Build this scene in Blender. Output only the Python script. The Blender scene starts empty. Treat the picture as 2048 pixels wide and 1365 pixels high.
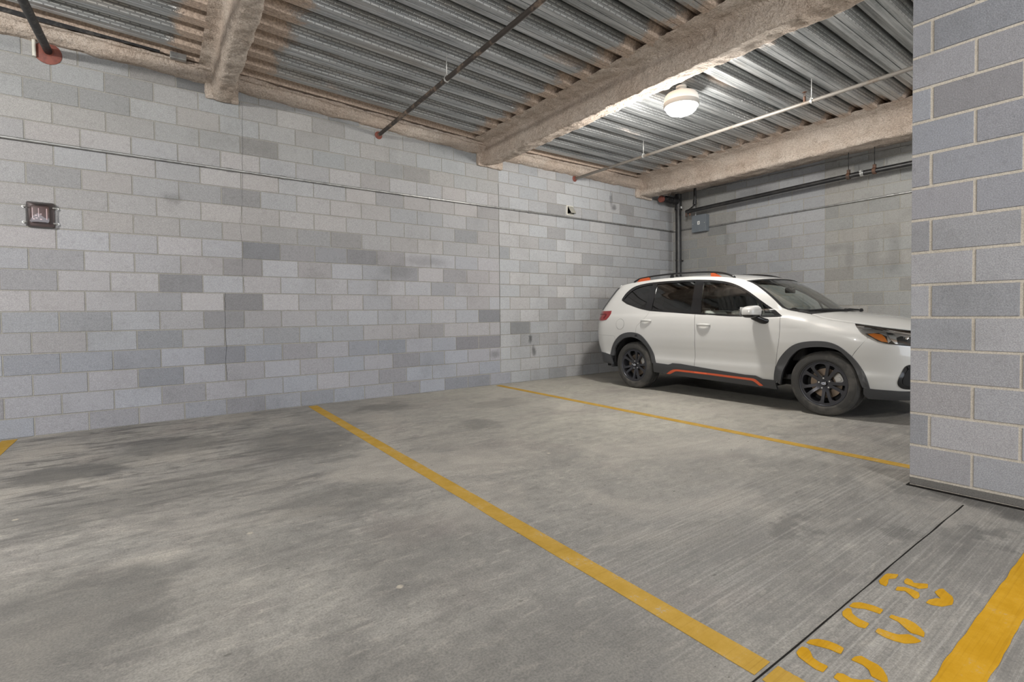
import bpy, bmesh, math, random
import bisect as _bs
from mathutils import Vector, Matrix, noise
random.seed(7)
SC = bpy.context.scene
COL = SC.collection

# ------------------------------------------------------------------ camera
H = 1.125
F_PX, SY = 1005.14, -28.77
YAW, PITCH, ROLL = math.radians(36.1947), math.radians(1.4065), math.radians(-.6626)
fwd = Vector((math.sin(YAW)*math.cos(PITCH), math.cos(YAW)*math.cos(PITCH), -math.sin(PITCH)))
right = Vector((math.cos(YAW), -math.sin(YAW), 0))
up = right.cross(fwd)
R_ = right*math.cos(ROLL) + up*math.sin(ROLL)
U_ = -right*math.sin(ROLL) + up*math.cos(ROLL)
cd = bpy.data.cameras.new('camera')
cam = bpy.data.objects.new('camera', cd)
COL.objects.link(cam)
cd.sensor_width = 36
cd.lens = F_PX/2048*36
cd.shift_y = SY/2048
cd.clip_start = .02
M = Matrix((R_, U_, -fwd)).transposed().to_4x4()
M.translation = (0, 0, H)
cam.matrix_world = M
SC.camera = cam
SC.view_settings.view_transform = 'Standard'
SC.view_settings.look = 'None'
SC.view_settings.gamma = 1
SC.view_settings.use_curve_mapping = False
SC.view_settings.exposure = 0.0
SC.cycles.use_denoising = True
SC.cycles.max_bounces = 8
SC.cycles.diffuse_bounces = 4
SC.cycles.transparent_max_bounces = 16
SC.cycles.sample_clamp_indirect = 6

# ------------------------------------------------------------------ daylight + lamps
wd = bpy.data.worlds.new('daylight')
SC.world = wd
wd.use_nodes = True
bg = wd.node_tree.nodes['Background']
bg.inputs[0].default_value = (.86, .92, 1.0, 1)
bg.inputs[1].default_value = 3.0

def lamp_light(x, y, zz, power, size=.13, col=(1, .965, .91)):
    l = bpy.data.lights.new('ceiling_lamp_light', 'POINT')
    l.energy = power
    l.shadow_soft_size = size
    l.color = col
    o = bpy.data.objects.new('ceiling_lamp_light', l)
    o.location = (x, y, zz)
    COL.objects.link(o)
    return o
LAMPS = [(5.12, 3.60, 275), (2.0, -2.4, 400), (-3.3, 2.5, 820), (6.6, -3.2, 330)]  # those behind the camera and the pier are unseen, added for light

# ------------------------------------------------------------------ node helpers
class NT:
    def __init__(s, name):
        m = bpy.data.materials.new(name)
        m.use_nodes = True
        s.m = m
        s.t = m.node_tree
        s.t.nodes.clear()
        s.out = s.t.nodes.new('ShaderNodeOutputMaterial')
    def n(s, typ, **kw):
        nd = s.t.nodes.new('ShaderNode'+typ)
        ins = kw.pop('i', {})
        for k, v in kw.items():
            setattr(nd, k, v)
        for k, v in ins.items():
            if hasattr(v, 'is_output'):
                s.t.links.new(v, nd.inputs[k])
            else:
                nd.inputs[k].default_value = v
        return nd
    def coord(s, scale=(1, 1, 1), which='Object', rot=(0, 0, 0)):
        tc = s.n('TexCoord')
        mp = s.n('Mapping', i={'Vector': tc.outputs[which], 'Scale': scale, 'Rotation': rot})
        return mp.outputs[0]
    def noise(s, vec, scale, detail=3, rough=.55, dist=0):
        return s.n('TexNoise', i={'Vector': vec, 'Scale': scale, 'Detail': detail, 'Roughness': rough, 'Distortion': dist}).outputs[0]
    def math(s, op, a, b=None, c=None, clamp=False):
        i = {0: a}
        if b is not None: i[1] = b
        if c is not None: i[2] = c
        return s.n('Math', operation=op, use_clamp=clamp, i=i).outputs[0]
    def rng(s, v, a, b, c=0., d=1., smooth=True):
        return s.n('MapRange', interpolation_type='SMOOTHSTEP' if smooth else 'LINEAR', i={0: v, 1: a, 2: b, 3: c, 4: d}).outputs[0]
    def mix(s, f, a, b, blend='MIX'):
        nd = s.n('Mix', data_type='RGBA', blend_type=blend)
        for idx, v in ((0, f), (6, a), (7, b)):
            if hasattr(v, 'is_output'):
                s.t.links.new(v, nd.inputs[idx])
            else:
                if idx and len(v) == 3: v = (*v, 1)
                nd.inputs[idx].default_value = v
        return nd.outputs[2]
    def bump(s, h, strength=.3, dist=.01, normal=None):
        i = {'Height': h, 'Strength': strength, 'Distance': dist}
        if normal is not None: i['Normal'] = normal
        return s.n('Bump', i=i).outputs[0]
    def pbr(s, **kw):
        i = {}
        for k, v in kw.items():
            k = k.replace('_', ' ')
            if isinstance(v, tuple) and len(v) == 3: v = (*v, 1)
            i[k] = v
        p = s.n('BsdfPrincipled', i=i)
        s.t.links.new(p.outputs[0], s.out.inputs[0])
        return p
    def val(s, v):
        return s.n('Value').outputs[0] if v is None else v

def simple(name, col, rough=.5, metal=0., **kw):
    t = NT(name)
    t.pbr(Base_Color=col, Roughness=rough, Metallic=metal, **kw)
    return t.m

def worn(name, col, col2, scale, rough=.6, metal=0., lo=.45, hi=.65, bump=.0):
    t = NT(name)
    v = t.coord()
    n = t.noise(v, scale, 5, .6)
    c = t.mix(t.rng(n, lo, hi), col, col2)
    kw = dict(Base_Color=c, Roughness=rough, Metallic=metal)
    if bump: kw['Normal'] = t.bump(t.noise(v, scale*6, 4), bump, .004)
    t.pbr(**kw)
    return t.m

# --- masonry: the albedo of every block and of the mortar sits in a colour attribute
def mat_block(name, grain=1.0, spots=(), along='x'):
    t = NT(name)
    a = t.n('Attribute', attribute_name='tint').outputs['Color']
    v = t.coord()
    fine = t.noise(v, 160, 2, .7)
    mid = t.noise(v, 22, 4, .65)
    big = t.noise(v, 1.7, 5, .6)
    drip = t.noise(t.coord((2.2, 2.2, .35)), 2.2, 4, .6, .3)
    c = t.mix(t.rng(fine, .33, .70), t.mix(1.0, a, (.72, .72, .73), 'MULTIPLY'), a)
    c = t.mix(t.math('MULTIPLY', t.rng(mid, .52, .72), .35), c, t.mix(1.0, c, (.72, .71, .70), 'MULTIPLY'))
    c = t.mix(t.math('MULTIPLY', t.rng(big, .50, .72), .30), c, t.mix(1.0, c, (.62, .62, .60), 'MULTIPLY'))
    c = t.mix(t.math('MULTIPLY', t.rng(drip, .60, .75), .22), c, t.mix(1.0, c, (1.25, 1.24, 1.2), 'MULTIPLY'))
    if spots:
        wob = t.n('TexNoise', i={'Vector': v, 'Scale': 9, 'Detail': 4, 'Roughness': .65})
        wv = t.n('VectorMath', operation='MULTIPLY_ADD', i={0: wob.outputs['Color'], 1: (.10, .10, .16), 2: v}).outputs[0]
        for (sx, sz, rx, rz, k) in spots:
            d = t.n('VectorMath', operation='SUBTRACT', i={0: wv, 1: (sx+.05, 0, sz+.08) if along == 'x' else (0, sx+.05, sz+.08)}).outputs[0]
            d = t.n('VectorMath', operation='MULTIPLY', i={0: d, 1: (1/rx, 0, 1/rz) if along == 'x' else (0, 1/rx, 1/rz)}).outputs[0]
            L = t.n('VectorMath', operation='LENGTH', i={0: d}).outputs['Value']
            c = t.mix(t.rng(L, .25, 1.15, k, 0.), c, (.06, .06, .06))
    c = t.mix(1.0, c, (.86, .865, .875), 'MULTIPLY')
    b1 = t.bump(fine, .35*grain, .004)
    b2 = t.bump(mid, .25*grain, .006, b1)
    t.pbr(Base_Color=c, Roughness=.9, Normal=b2, Specular_IOR_Level=.25)
    return t.m

def mat_floor():
    t = NT('concrete_floor')
    v = t.coord()
    sep = t.n('SeparateXYZ', i={0: v})
    X, Y = sep.outputs[0], sep.outputs[1]
    fine = t.noise(v, 120, 3, .7)
    mid = t.noise(v, 9, 6, .65, .4)
    mid2 = t.noise(t.coord((1, 2.4, 1)), 3.1, 6, .62, .6)
    big = t.noise(v, .75, 5, .6, .5)
    base = t.mix(t.rng(big, .35, .65), (.30, .292, .278), (.365, .35, .325))
    # clean strip of newer concrete beside the last bay
    clean = t.math('MULTIPLY', t.rng(X, 1.4, 4.2), t.rng(Y, 1.0, 3.5))
    base = t.mix(t.math('MULTIPLY', clean, .6), base, (.47, .45, .385))
    c = t.mix(t.math('MULTIPLY', t.rng(mid, .40, .72), .38), base, (.19, .185, .178))
    dirt = t.math('MULTIPLY', t.rng(mid2, .42, .74), t.math('SUBTRACT', .60, t.math('MULTIPLY', clean, .45)))
    c = t.mix(dirt, c, (.155, .15, .147))
    pur = t.noise(v, 1.3, 4, .5, .3)
    c = t.mix(t.math('MULTIPLY', t.rng(pur, .55, .70), .35), c, (.27, .235, .225))
    # streaky tyre dirt, finer grime and lighter scuffs
    stk = t.noise(t.coord((1.2, 5.5, 1), rot=(0, 0, .12)), 1.5, 7, .72, .8)
    lft = t.math('MULTIPLY', t.rng(X, 2.6, -.4), t.rng(Y, 2.6, 4.6))
    c = t.mix(t.math('MULTIPLY', t.rng(stk, .47, .60), t.math('ADD', t.math('MULTIPLY', lft, .62), .12)), c, (.085, .082, .08))
    grm = t.noise(v, 26, 6, .75)
    c = t.mix(t.math('MULTIPLY', t.rng(grm, .46, .68), t.math('SUBTRACT', .40, t.math('MULTIPLY', clean, .30))), c, (.13, .126, .122))
    scf = t.noise(t.coord((2.1, 7, 1), rot=(0, 0, .3)), 3.4, 6, .7, .6)
    c = t.mix(t.math('MULTIPLY', t.rng(scf, .52, .68), .45), c, (.50, .47, .425))
    lgt = t.noise(v, .9, 4, .6, .8)
    c = t.mix(t.math('MULTIPLY', t.rng(lgt, .50, .62), .42), c, (.45, .42, .38))
    pat_ = t.noise(v, .55, 3, .5, 1.5)
    c = t.mix(t.math('MULTIPLY', t.rng(pat_, .49, .51), .16), c, (.20, .19, .185))
    aisle = t.math('MULTIPLY', t.rng(Y, 3.0, .7), t.rng(t.noise(v, 1.1, 5, .65, .6), .30, .62, .12, .52))  # dims the near floor in the colour against strong lamplight
    c = t.mix(aisle, c, (.15, .145, .14))
    # oil spots and drips, plus broad blobs dimming the overlit near floor
    wob = t.n('TexNoise', i={'Vector': v, 'Scale': 3.2, 'Detail': 5, 'Roughness': .65})
    wv = t.n('VectorMath', operation='MULTIPLY_ADD', i={0: wob.outputs['Color'], 1: (.75, .75, 0), 2: v}).outputs[0]
    for (sx, sy, rx, ry, k) in [(1.15, 4.75, .55, .75, .55), (-.45, 4.9, .42, .34, .75), (.15, 5.35, .5, .45, .55), (-.30, 2.45, .55, .60, .62),
                                (2.72, 4.35, .30, .30, .45), (2.7, 1.2, .24, .13, .62), (3.0, .92, .18, .10, .55), (3.84, .75, .13, .55, .62), (3.4, .62, .22, .09, .5), (.55, 2.6, .3, .3, .25),
                                (2.35, 5.9, .45, .28, .5), (.95, 3.1, .5, .35, .38), (3.6, 5.2, .5, .3, .35), (1.0, 2.2, .35, .5, .28), (3.2, .62, .35, .1, .35),
                                (.5, 1.5, .3, .45, .25), (.95, 1.05, .75, .60, .45), (.2, 1.3, .5, .4, .35), (-.1, 3.9, .7, .35, .4)]:
        d = t.n('VectorMath', operation='SUBTRACT', i={0: wv, 1: (sx+.375, sy+.375, 0)}).outputs[0]
        d = t.n('VectorMath', operation='MULTIPLY', i={0: d, 1: (1/rx, 1/ry, 0)}).outputs[0]
        L = t.n('VectorMath', operation='LENGTH', i={0: d}).outputs['Value']
        c = t.mix(t.rng(L, .45, 1.15, k, 0.), c, (.105, .103, .10))
    # pale chips and little dark drips
    vor = t.n('TexVoronoi', i={'Vector': v, 'Scale': 3.2, 'Randomness': 1}).outputs['Distance']
    chips = t.math('MULTIPLY', t.rng(vor, .035, .06, 1., 0.), t.rng(t.noise(v, 2.1, 2), .52, .56))
    c = t.mix(t.math('MULTIPLY', chips, .6), c, (.60, .54, .45))
    vor2 = t.n('TexVoronoi', i={'Vector': t.coord((1, 1.9, 1)), 'Scale': 4.3, 'Randomness': 1}).outputs['Distance']
    c = t.mix(t.math('MULTIPLY', t.rng(vor2, .03, .07, 1., 0.), .7), c, (.09, .085, .08))
    vor3 = t.n('TexVoronoi', i={'Vector': t.coord((1.3, 2.2, 1), rot=(0, 0, .5)), 'Scale': 9, 'Randomness': 1}).outputs['Distance']
    c = t.mix(t.math('MULTIPLY', t.math('MULTIPLY', t.rng(vor3, .03, .06, 1., 0.), t.rng(t.noise(v, 1.7, 2), .48, .54)), .75), c, (.07, .065, .06))
    # broom finish beside the aisle
    broom = t.noise(t.coord((.55, 46, 1)), 1.5, 5, .75)
    bm = t.math('MULTIPLY', t.rng(Y, 2.6, 1.2), t.rng(X, .8, 2.0))
    c = t.mix(t.math('MULTIPLY', t.rng(broom, .50, .60), t.math('MULTIPLY', bm, .34)), c, (.13, .13, .126))
    c = t.mix(t.math('MULTIPLY', t.rng(broom, .48, .38), t.math('MULTIPLY', bm, .22)), c, (.50, .49, .47))
    c = t.mix(t.rng(fine, .32, .68), t.mix(1.0, c, (.72, .72, .72), 'MULTIPLY'), t.mix(1.0, c, (1.06, 1.055, 1.035), 'MULTIPLY'))
    hgt = t.math('ADD', t.math('MULTIPLY', fine, .5), t.math('MULTIPLY', t.math('MULTIPLY', broom, bm), .9))
    t.pbr(Base_Color=c, Roughness=t.rng(mid2, .3, .7, .78, .55), Normal=t.bump(hgt, .28, .006), Specular_IOR_Level=.35)
    return t.m

def mat_spray():
    t = NT('sprayed_fireproofing')
    v = t.coord()
    n1 = t.noise(v, 16, 5, .65)
    n2 = t.noise(v, 55, 4, .7)
    n3 = t.noise(v, 1.5, 4, .6)
    n4 = t.noise(v, 5.5, 5, .65, .4)
    c = t.mix(t.rng(n3, .35, .65), (.66, .55, .465), (.74, .65, .57))
    c = t.mix(t.math('MULTIPLY', t.rng(n4, .54, .74), .42), c, (.36, .28, .22))
    c = t.mix(t.rng(n2, .35, .62), t.mix(1.0, c, (.76, .73, .70), 'MULTIPLY'), c)
    b = t.bump(n1, 1.0, .06)
    b = t.bump(n2, .8, .02, b)
    t.pbr(Base_Color=c, Roughness=.95, Normal=b, Specular_IOR_Level=.15)
    return t.m

def mat_deck():
    t = NT('galvanised_deck')
    v = t.coord()
    at = t.n('Attribute', attribute_name='spray').outputs['Fac']
    st = t.noise(t.coord((.35, 9, 3)), 3.2, 5, .65)
    sp = t.noise(v, 34, 4, .6)
    big = t.noise(t.coord((.4, 1.6, 1)), 1.4, 4, .6)
    c = t.mix(t.rng(st, .34, .68), (.30, .315, .32), (.60, .615, .62))
    c = t.mix(t.math('MULTIPLY', t.rng(sp, .52, .68), .4), c, (.56, .58, .58))
    c = t.mix(t.math('MULTIPLY', t.rng(big, .55, .7), .35), c, (.40, .335, .255))
    # rolled embossments on the webs
    uv = t.n('TexCoord').outputs['UV']
    br = t.n('TexBrick', offset=.5, squash=1.0, i={'Vector': uv, 'Scale': 1.0, 'Mortar Size': .075, 'Mortar Smooth': .4, 'Brick Width': 1.0, 'Row Height': .3,
                                    'Color1': (1, 1, 1, 1), 'Color2': (1, 1, 1, 1), 'Mortar': (0, 0, 0, 1)})
    sepu = t.n('SeparateXYZ', i={0: uv})
    web = t.math('GREATER_THAN', sepu.outputs[1], 0.)
    emb = t.math('MULTIPLY', t.math('SUBTRACT', 1., br.outputs['Fac']), web)
    c = t.mix(t.math('MULTIPLY', t.math('MULTIPLY', br.outputs['Fac'], web), .45), c, (.07, .072, .075))  # shade of the grooves between embossments mixed into the colour
    nz = t.noise(v, 3.4, 6, .7, .5)
    m = t.rng(t.math('ADD', at, t.math('MULTIPLY', t.math('SUBTRACT', nz, .5), 1.0)), .42, .66)
    pat = t.math('MULTIPLY', t.rng(t.noise(t.coord((.55, 2.8, 1)), 1.15, 3), .66, .72), .55)
    m2 = t.math('MAXIMUM', m, pat)
    spc = t.mix(t.rng(t.noise(v, 50, 4, .7), .35, .65), (.36, .28, .225), (.60, .48, .39))
    c = t.mix(m2, c, spc)
    b = t.bump(t.math('MULTIPLY', emb, t.math('SUBTRACT', 1., m2)), 1.0, .03)
    b = t.bump(t.math('MULTIPLY', t.noise(v, 45, 4, .7), m), .6, .012, b)
    t.pbr(Base_Color=c, Roughness=t.math('ADD', t.math('MULTIPLY', m2, .45), .38), Metallic=t.math('MULTIPLY', t.math('SUBTRACT', 1., m2), .7), Normal=b)
    return t.m

def mat_paint(name, c1, c2, wear=.35):
    t = NT(name)
    v = t.coord()
    n = t.noise(v, 7, 6, .7)
    f = t.noise(v, 90, 3, .7)
    br = t.noise(t.coord((.9, 60, 1)), 1.6, 4, .7)
    c = t.mix(t.rng(n, .35, .65), c1, c2)
    c = t.mix(t.math('MULTIPLY', t.rng(br, .5, .68), .30), c, t.mix(1.0, c, (.6, .55, .5), 'MULTIPLY'))
    w = t.math('MULTIPLY', t.rng(t.math('ADD', t.math('MULTIPLY', n, .6), t.math('MULTIPLY', f, .4)), .56, .66), wear)
    c = t.mix(w, c, (.33, .31, .28))
    t.pbr(Base_Color=c, Roughness=.8, Normal=t.bump(f, .25, .004), Specular_IOR_Level=.12)
    return t.m

def mat_glass(name, tint, refl=.10):
    t = NT(name)
    tr = t.n('BsdfTransparent', i={0: (*tint, 1)})
    gl = t.n('BsdfGlossy', i={0: (1, 1, 1, 1), 'Roughness': .03})
    fr = t.n('Fresnel', i={0: 1.5})
    k = t.math('MULTIPLY_ADD', fr.outputs[0], 1.0, refl*.3)
    mx = t.n('MixShader', i={0: k, 1: tr.outputs[0], 2: gl.outputs[0]})
    t.t.links.new(mx.outputs[0], t.out.inputs[0])
    return t.m

def mat_emit(name, col, s):
    t = NT(name)
    e = t.n('Emission', i={0: (*col, 1), 1: s})
    t.t.links.new(e.outputs[0], t.out.inputs[0])
    return t.m

W1Y = 6.621
BLOCK = mat_block('concrete_block')
BLOCKW = mat_block('stained_concrete_block', 1.0, [(5.227, .711, .05, .09, .8), (5.30, .514, .055, .10, .7), (7.29, 3.145, .10, .07, .55), (7.21, 3.30, .05, .16, .5), (4.50, .50, .13, .08, .4), (6.2, 2.5, .3, .3, .12), (3.3, 1.9, .45, .10, .30), (2.9, 1.75, .30, .12, .22), (.28, 2.43, .12, .07, .25)])
BLOCKP = mat_block('split_concrete_block', 1.6)
BLOCKR = mat_block('smudged_concrete_block', 1.0, [(3.3, 1.98, .08, .30, .20), (3.0, 2.05, .12, .34, .17), (2.7, 1.98, .12, .36, .20), (2.85, 1.80, .30, .14, .14), (3.5, 2.15, .2, .08, .2), (5.4, 2.5, .06, .3, .2), (4.9, 3.3, .5, .12, .3), (3.2, 3.4, .9, .14, .35)], 'y')
FLOOR = mat_floor()
SPRAY = mat_spray()
DECK = mat_deck()
YEL = mat_paint('yellow_line_paint', (.38, .235, .040), (.44, .28, .062), .8)
YEL2 = mat_paint('bright_yellow_paint', (.42, .225, .008), (.48, .27, .018), .3)
BLACKPIPE = worn('black_pipe_paint', (.018, .018, .019), (.035, .033, .032), 9, .38)
OLDPIPE = worn('rusty_black_pipe', (.045, .037, .032), (.21, .155, .115), 7, .6, .0, .50, .66, .2)
GREYPIPE = worn('dull_grey_pipe', (.20, .185, .165), (.15, .105, .07), 4, .5, .2, .52, .7, .1)
REDCAP = worn('red_primer', (.22, .07, .05), (.15, .05, .04), 14, .7)
RUST = worn('brown_clamp', (.13, .065, .04), (.06, .04, .03), 18, .7)
GALV = worn('galvanised_conduit', (.42, .42, .41), (.28, .28, .275), 12, .38, .8)
DARKST = worn('dark_steel', (.03, .03, .032), (.08, .075, .07), 20, .5, .5)
ROD = simple('zinc_rod', (.62, .62, .60), .4, .6)
GREYBOX = worn('grey_enamel', (.165, .185, .205), (.145, .165, .185), 5, .45)
STICK = simple('white_sticker', (.8, .8, .78), .5)
INK = simple('black_ink', (.03, .03, .03), .6)
MAROON = worn('maroon_enamel', (.075, .034, .030), (.10, .05, .045), 6, .4)
CLEAR = mat_glass('clear_plastic_guard', (.86, .84, .84), .1)
WHITEENAMEL = simple('white_enamel', (.82, .82, .80), .35)
GREYBAND = simple('grey_gasket', (.35, .35, .34), .5)
LENS = mat_emit('lit_lens', (1, .985, .95), 30)
CREAM = simple('cream_enamel', (.62, .60, .53), .45)
BLACKGAP = simple('dark_joint_filler', (.014, .013, .012), .95, Specular_IOR_Level=.1)

# ------------------------------------------------------------------ object helpers
def link(name, me, mat=None, parent=None, smooth=False):
    o = bpy.data.objects.new(name, me)
    COL.objects.link(o)
    if mat is not None and not me.materials:
        for m in (mat if isinstance(mat, (list, tuple)) else [mat]):
            me.materials.append(m)
    if parent is not None: o.parent = parent
    if smooth:
        for p in me.polygons: p.use_smooth = True
    return o
def obj(name, bm, mat=None, parent=None, smooth=False, edge=None):
    me = bpy.data.meshes.new(name)
    bm.to_mesh(me)
    bm.free()
    o = link(name, me, mat, parent, smooth)
    if edge is not None and smooth:
        me.set_sharp_from_angle(angle=math.radians(edge))
    return o
def tag(o, label, cat, group=None, kind=None):
    o['label'] = label
    o['category'] = cat
    if group: o['group'] = group
    if kind: o['kind'] = kind
    return o
def thing(name, label, cat, loc=(0, 0, 0), rz=0, group=None):
    o = bpy.data.objects.new(name, None)
    COL.objects.link(o)
    o.empty_display_size = .1
    o.location = loc
    o.rotation_euler = (0, 0, rz)
    return tag(o, label, cat, group)
def struct(o, label=None, cat=None):
    o['kind'] = 'structure'
    if label: o['label'] = label
    if cat: o['category'] = cat
    return o
def dup(root, loc, label):
    r = root.copy()
    COL.objects.link(r)
    r.location = loc
    r['label'] = label
    for ch in list(root.children):
        c = ch.copy()
        COL.objects.link(c)
        c.parent = r
        for g in ch.children:
            d = g.copy()
            COL.objects.link(d)
            d.parent = c
    return r
def add_box(bm, lo, hi, bev=0, seg=2):
    lo, hi = Vector(lo), Vector(hi)
    r = bmesh.ops.create_cube(bm, size=1)
    vs = r['verts']
    for v in vs:
        v.co = Vector((lo[i]+(v.co[i]+.5)*(hi[i]-lo[i]) for i in range(3)))
    if bev:
        es = list({e for v in vs for e in v.link_edges})
        bmesh.ops.bevel(bm, geom=es, offset=bev, segments=seg, affect='EDGES', profile=.5)
    return bm
def box(lo, hi, bev=0, seg=2):
    return add_box(bmesh.new(), lo, hi, bev, seg)
def frame(d):
    d = d.normalized()
    a = Vector((0, 0, 1)) if abs(d.z) < .9 else Vector((1, 0, 0))
    s = d.cross(a).normalized()
    return s, d.cross(s).normalized()
def add_tube(bm, pts, r, n=12, cap=True, sx=1., sy=1.):
    pts = [Vector(p) for p in pts]
    rings = []
    for i, p in enumerate(pts):
        if i == 0: d = pts[1]-p
        elif i == len(pts)-1: d = p-pts[-2]
        else: d = (p-pts[i-1]).normalized()+(pts[i+1]-p).normalized()
        s, u = frame(d)
        rr = r[i] if isinstance(r, (list, tuple)) else r
        rings.append([bm.verts.new(p+s*math.cos(2*math.pi*k/n)*rr*sx+u*math.sin(2*math.pi*k/n)*rr*sy) for k in range(n)])
    for a, b in zip(rings, rings[1:]):
        for k in range(n):
            bm.faces.new((a[k], a[(k+1) % n], b[(k+1) % n], b[k]))
    if cap:
        bm.faces.new(rings[0][::-1])
        bm.faces.new(rings[-1])
    return bm
def tube(pts, r, n=12, cap=True, sx=1., sy=1.):
    return add_tube(bmesh.new(), pts, r, n, cap, sx, sy)
def add_lathe(bm, prof, axis='z', n=32, origin=(0, 0, 0), a0=0, a1=2*math.pi):
    """prof: (radius, height) pairs turned about the axis."""
    full = abs(a1-a0-2*math.pi) < 1e-6
    O = Vector(origin)
    rings = []
    cnt = n if full else n+1
    for k in range(cnt):
        a = a0+(a1-a0)*k/n
        ca, sa = math.cos(a), math.sin(a)
        ring = []
        for r, h in prof:
            if axis == 'z': p = (r*ca, r*sa, h)
            elif axis == 'y': p = (r*ca, h, r*sa)
            else: p = (h, r*ca, r*sa)
            ring.append(bm.verts.new(O+Vector(p)))
        rings.append(ring)
    for k in range(n):
        a, b = rings[k], rings[(k+1) % cnt]
        for j in range(len(prof)-1):
            if prof[j][0] < 1e-6 and prof[j+1][0] < 1e-6: continue
            try:
                bm.faces.new((a[j], b[j], b[j+1], a[j+1]))
            except ValueError:
                pass
    bmesh.ops.remove_doubles(bm, verts=bm.verts, dist=1e-5)
    bmesh.ops.recalc_face_normals(bm, faces=bm.faces)
    return bm
def lathe(*a, **k):
    return add_lathe(bmesh.new(), *a, **k)
def poly_flat(bm, pts, z0, z1):
    vs = [bm.verts.new((x, y, z1)) for x, y in pts]
    f = bm.faces.new(vs)
    f.normal_update()
    if f.normal.z < 0: f.normal_flip()
    r = bmesh.ops.extrude_face_region(bm, geom=[f])
    for v in r['geom']:
        if isinstance(v, bmesh.types.BMVert): v.co.z = z0
    return bm

# ------------------------------------------------------------------ shell
W1Y, W2X = 6.621, 9.1035
CB, CH = .4064, .2032
Z0 = -.0166
XL, YB = -7.0, -8.5

bm = box((XL-.2, YB, -.2), (W2X+.2, W1Y+.2, 0))
struct(obj('floor', bm, FLOOR))

MORT_W = (.43, .405, .355)
def block_wall(name, P0, ud, nd, ulen, zs, joints, colour, mortar, mat, thick=.2, gap=.0048, depth=.005):
    """zs: list of course joint heights; joints(row) -> list of u joints; colour(row,u0,u1) -> rgb. P0 lies on the block face."""
    P0, ud, nd = Vector(P0), Vector(ud), Vector(nd)
    bm = bmesh.new()
    lay = bm.loops.layers.float_color.new('tint')
    def quad(ps, c):
        f = bm.faces.new([bm.verts.new(p) for p in ps])
        f.normal_update()
        for l in f.loops: l[lay] = (*c, 1)
        return f
    def P(u, z, d): return P0+ud*u+nd*d+Vector((0, 0, z))
    zlo, zhi = zs[0], zs[-1]
    quad([P(0, zlo, -depth), P(ulen, zlo, -depth), P(ulen, zhi, -depth), P(0, zhi, -depth)], mortar)
    quad([P(0, zlo, -thick), P(0, zhi, -thick), P(ulen, zhi, -thick), P(ulen, zlo, -thick)], mortar)
    for a, b in ((0, 0), (ulen, ulen)):
        quad([P(a, zlo, -depth), P(a, zhi, -depth), P(a, zhi, -thick), P(a, zlo, -thick)], mortar)
    quad([P(0, zhi, -depth), P(ulen, zhi, -depth), P(ulen, zhi, -thick), P(0, zhi, -thick)], mortar)
    quad([P(0, zlo, -depth), P(0, zlo, -thick), P(ulen, zlo, -thick), P(ulen, zlo, -depth)], mortar)
    rnd = random.Random(hash(name) % 1000 if False else len(name)*37)
    for r in range(len(zs)-1):
        js = [0]+[j for j in joints(r) if .03 < j < ulen-.03]+[ulen]
        for u0, u1 in zip(js, js[1:]):
            c = colour(r, u0, u1)
            g = lambda: gap+rnd.uniform(-.0014, .0014)
            ua = u0+(g() if u0 > 0 else 0); ub = u1-(g() if u1 < ulen else 0)
            za, zb = zs[r]+g(), zs[r+1]-g()
            e = .0028
            o_ = [(ua, za), (ub, za), (ub, zb), (ua, zb)]
            i_ = [(ua+e, za+e), (ub-e, za+e), (ub-e, zb-e), (ua+e, zb-e)]
            d = rnd.uniform(-.0012, .0012)
            quad([P(u, z, d) for u, z in i_], c)
            for k in range(4):
                quad([P(*o_[k], -depth), P(*o_[(k+1) % 4], -depth), P(*i_[(k+1) % 4], d-.0005), P(*i_[k], d)], tuple(x*.93 for x in c))
    bmesh.ops.recalc_face_normals(bm, faces=bm.faces)
    for f in bm.faces:
        pass
    return obj(name, bm, mat)

def jit(rnd, c, a):
    k = 1+rnd.uniform(-a, a)
    w = rnd.uniform(-.012, .012)
    return (c[0]*k+w, c[1]*k, c[2]*k-w*.8)

# --- long wall on the left
U0 = -.8776
ZT = [0.0]+[Z0+CH*k for k in range(1, 21)]+[4.25]
r1 = random.Random(11)
def j_w1(r):
    out = []
    off = 0 if r % 2 == 0 else .5
    for k in range(-16, 26):
        u = (k+off)*CB+U0
        if r >= 2 and abs(k+off-13.5) < .3 and r % 2 == 0: pass
        out.append(u)
    if r >= 2 and r % 2 == 0: out.append(13.5*CB+U0)
    return sorted(x-XL for x in out)
DARK1 = {(5.0, 9): .60, (6.0, 9): .72, (4.52, 6): .60, (3.43, 7): .70, (4.29, 8): .70, (3.84, 12): .80, (4.79, 12): .72, (3.6, 18): .72, (1.9, 16): .84, (.47, 16): .9,
         (2.27, 4): .74, (2.97, 2): .74, (1.09, 3): .84, (9.36, 13): .78, (8.1, 9): .76, (5.44, 4): .84, (6.3, 3): .80, (4.4, 3): .76, (3.3, 1): .80, (4.5, 0): .74,
         (6.3, 0): .78, (9.5, 3): .85, (12.4, 3): .74, (13.4, 3): .74, (10.8, 2): .82, (12.8, 5): .72, (4.0, 5): .80, (5.2, 5): .86, (.3, 3): .80, (2.9, 10): .88, (1.2, 5): .9,
         (7.7, 9): .85, (8.6, 8): .85, (11.2, 0): .78, (12.1, 0): .72, (9.8, 0): .85, (10.2, 4): .85, (14.6, 4): .80, (15.2, 3): .84, (3.2, 13): .88, (16.4, 12): .85, (17.5, 13): .9, (18.6, 14): .85}
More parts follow.
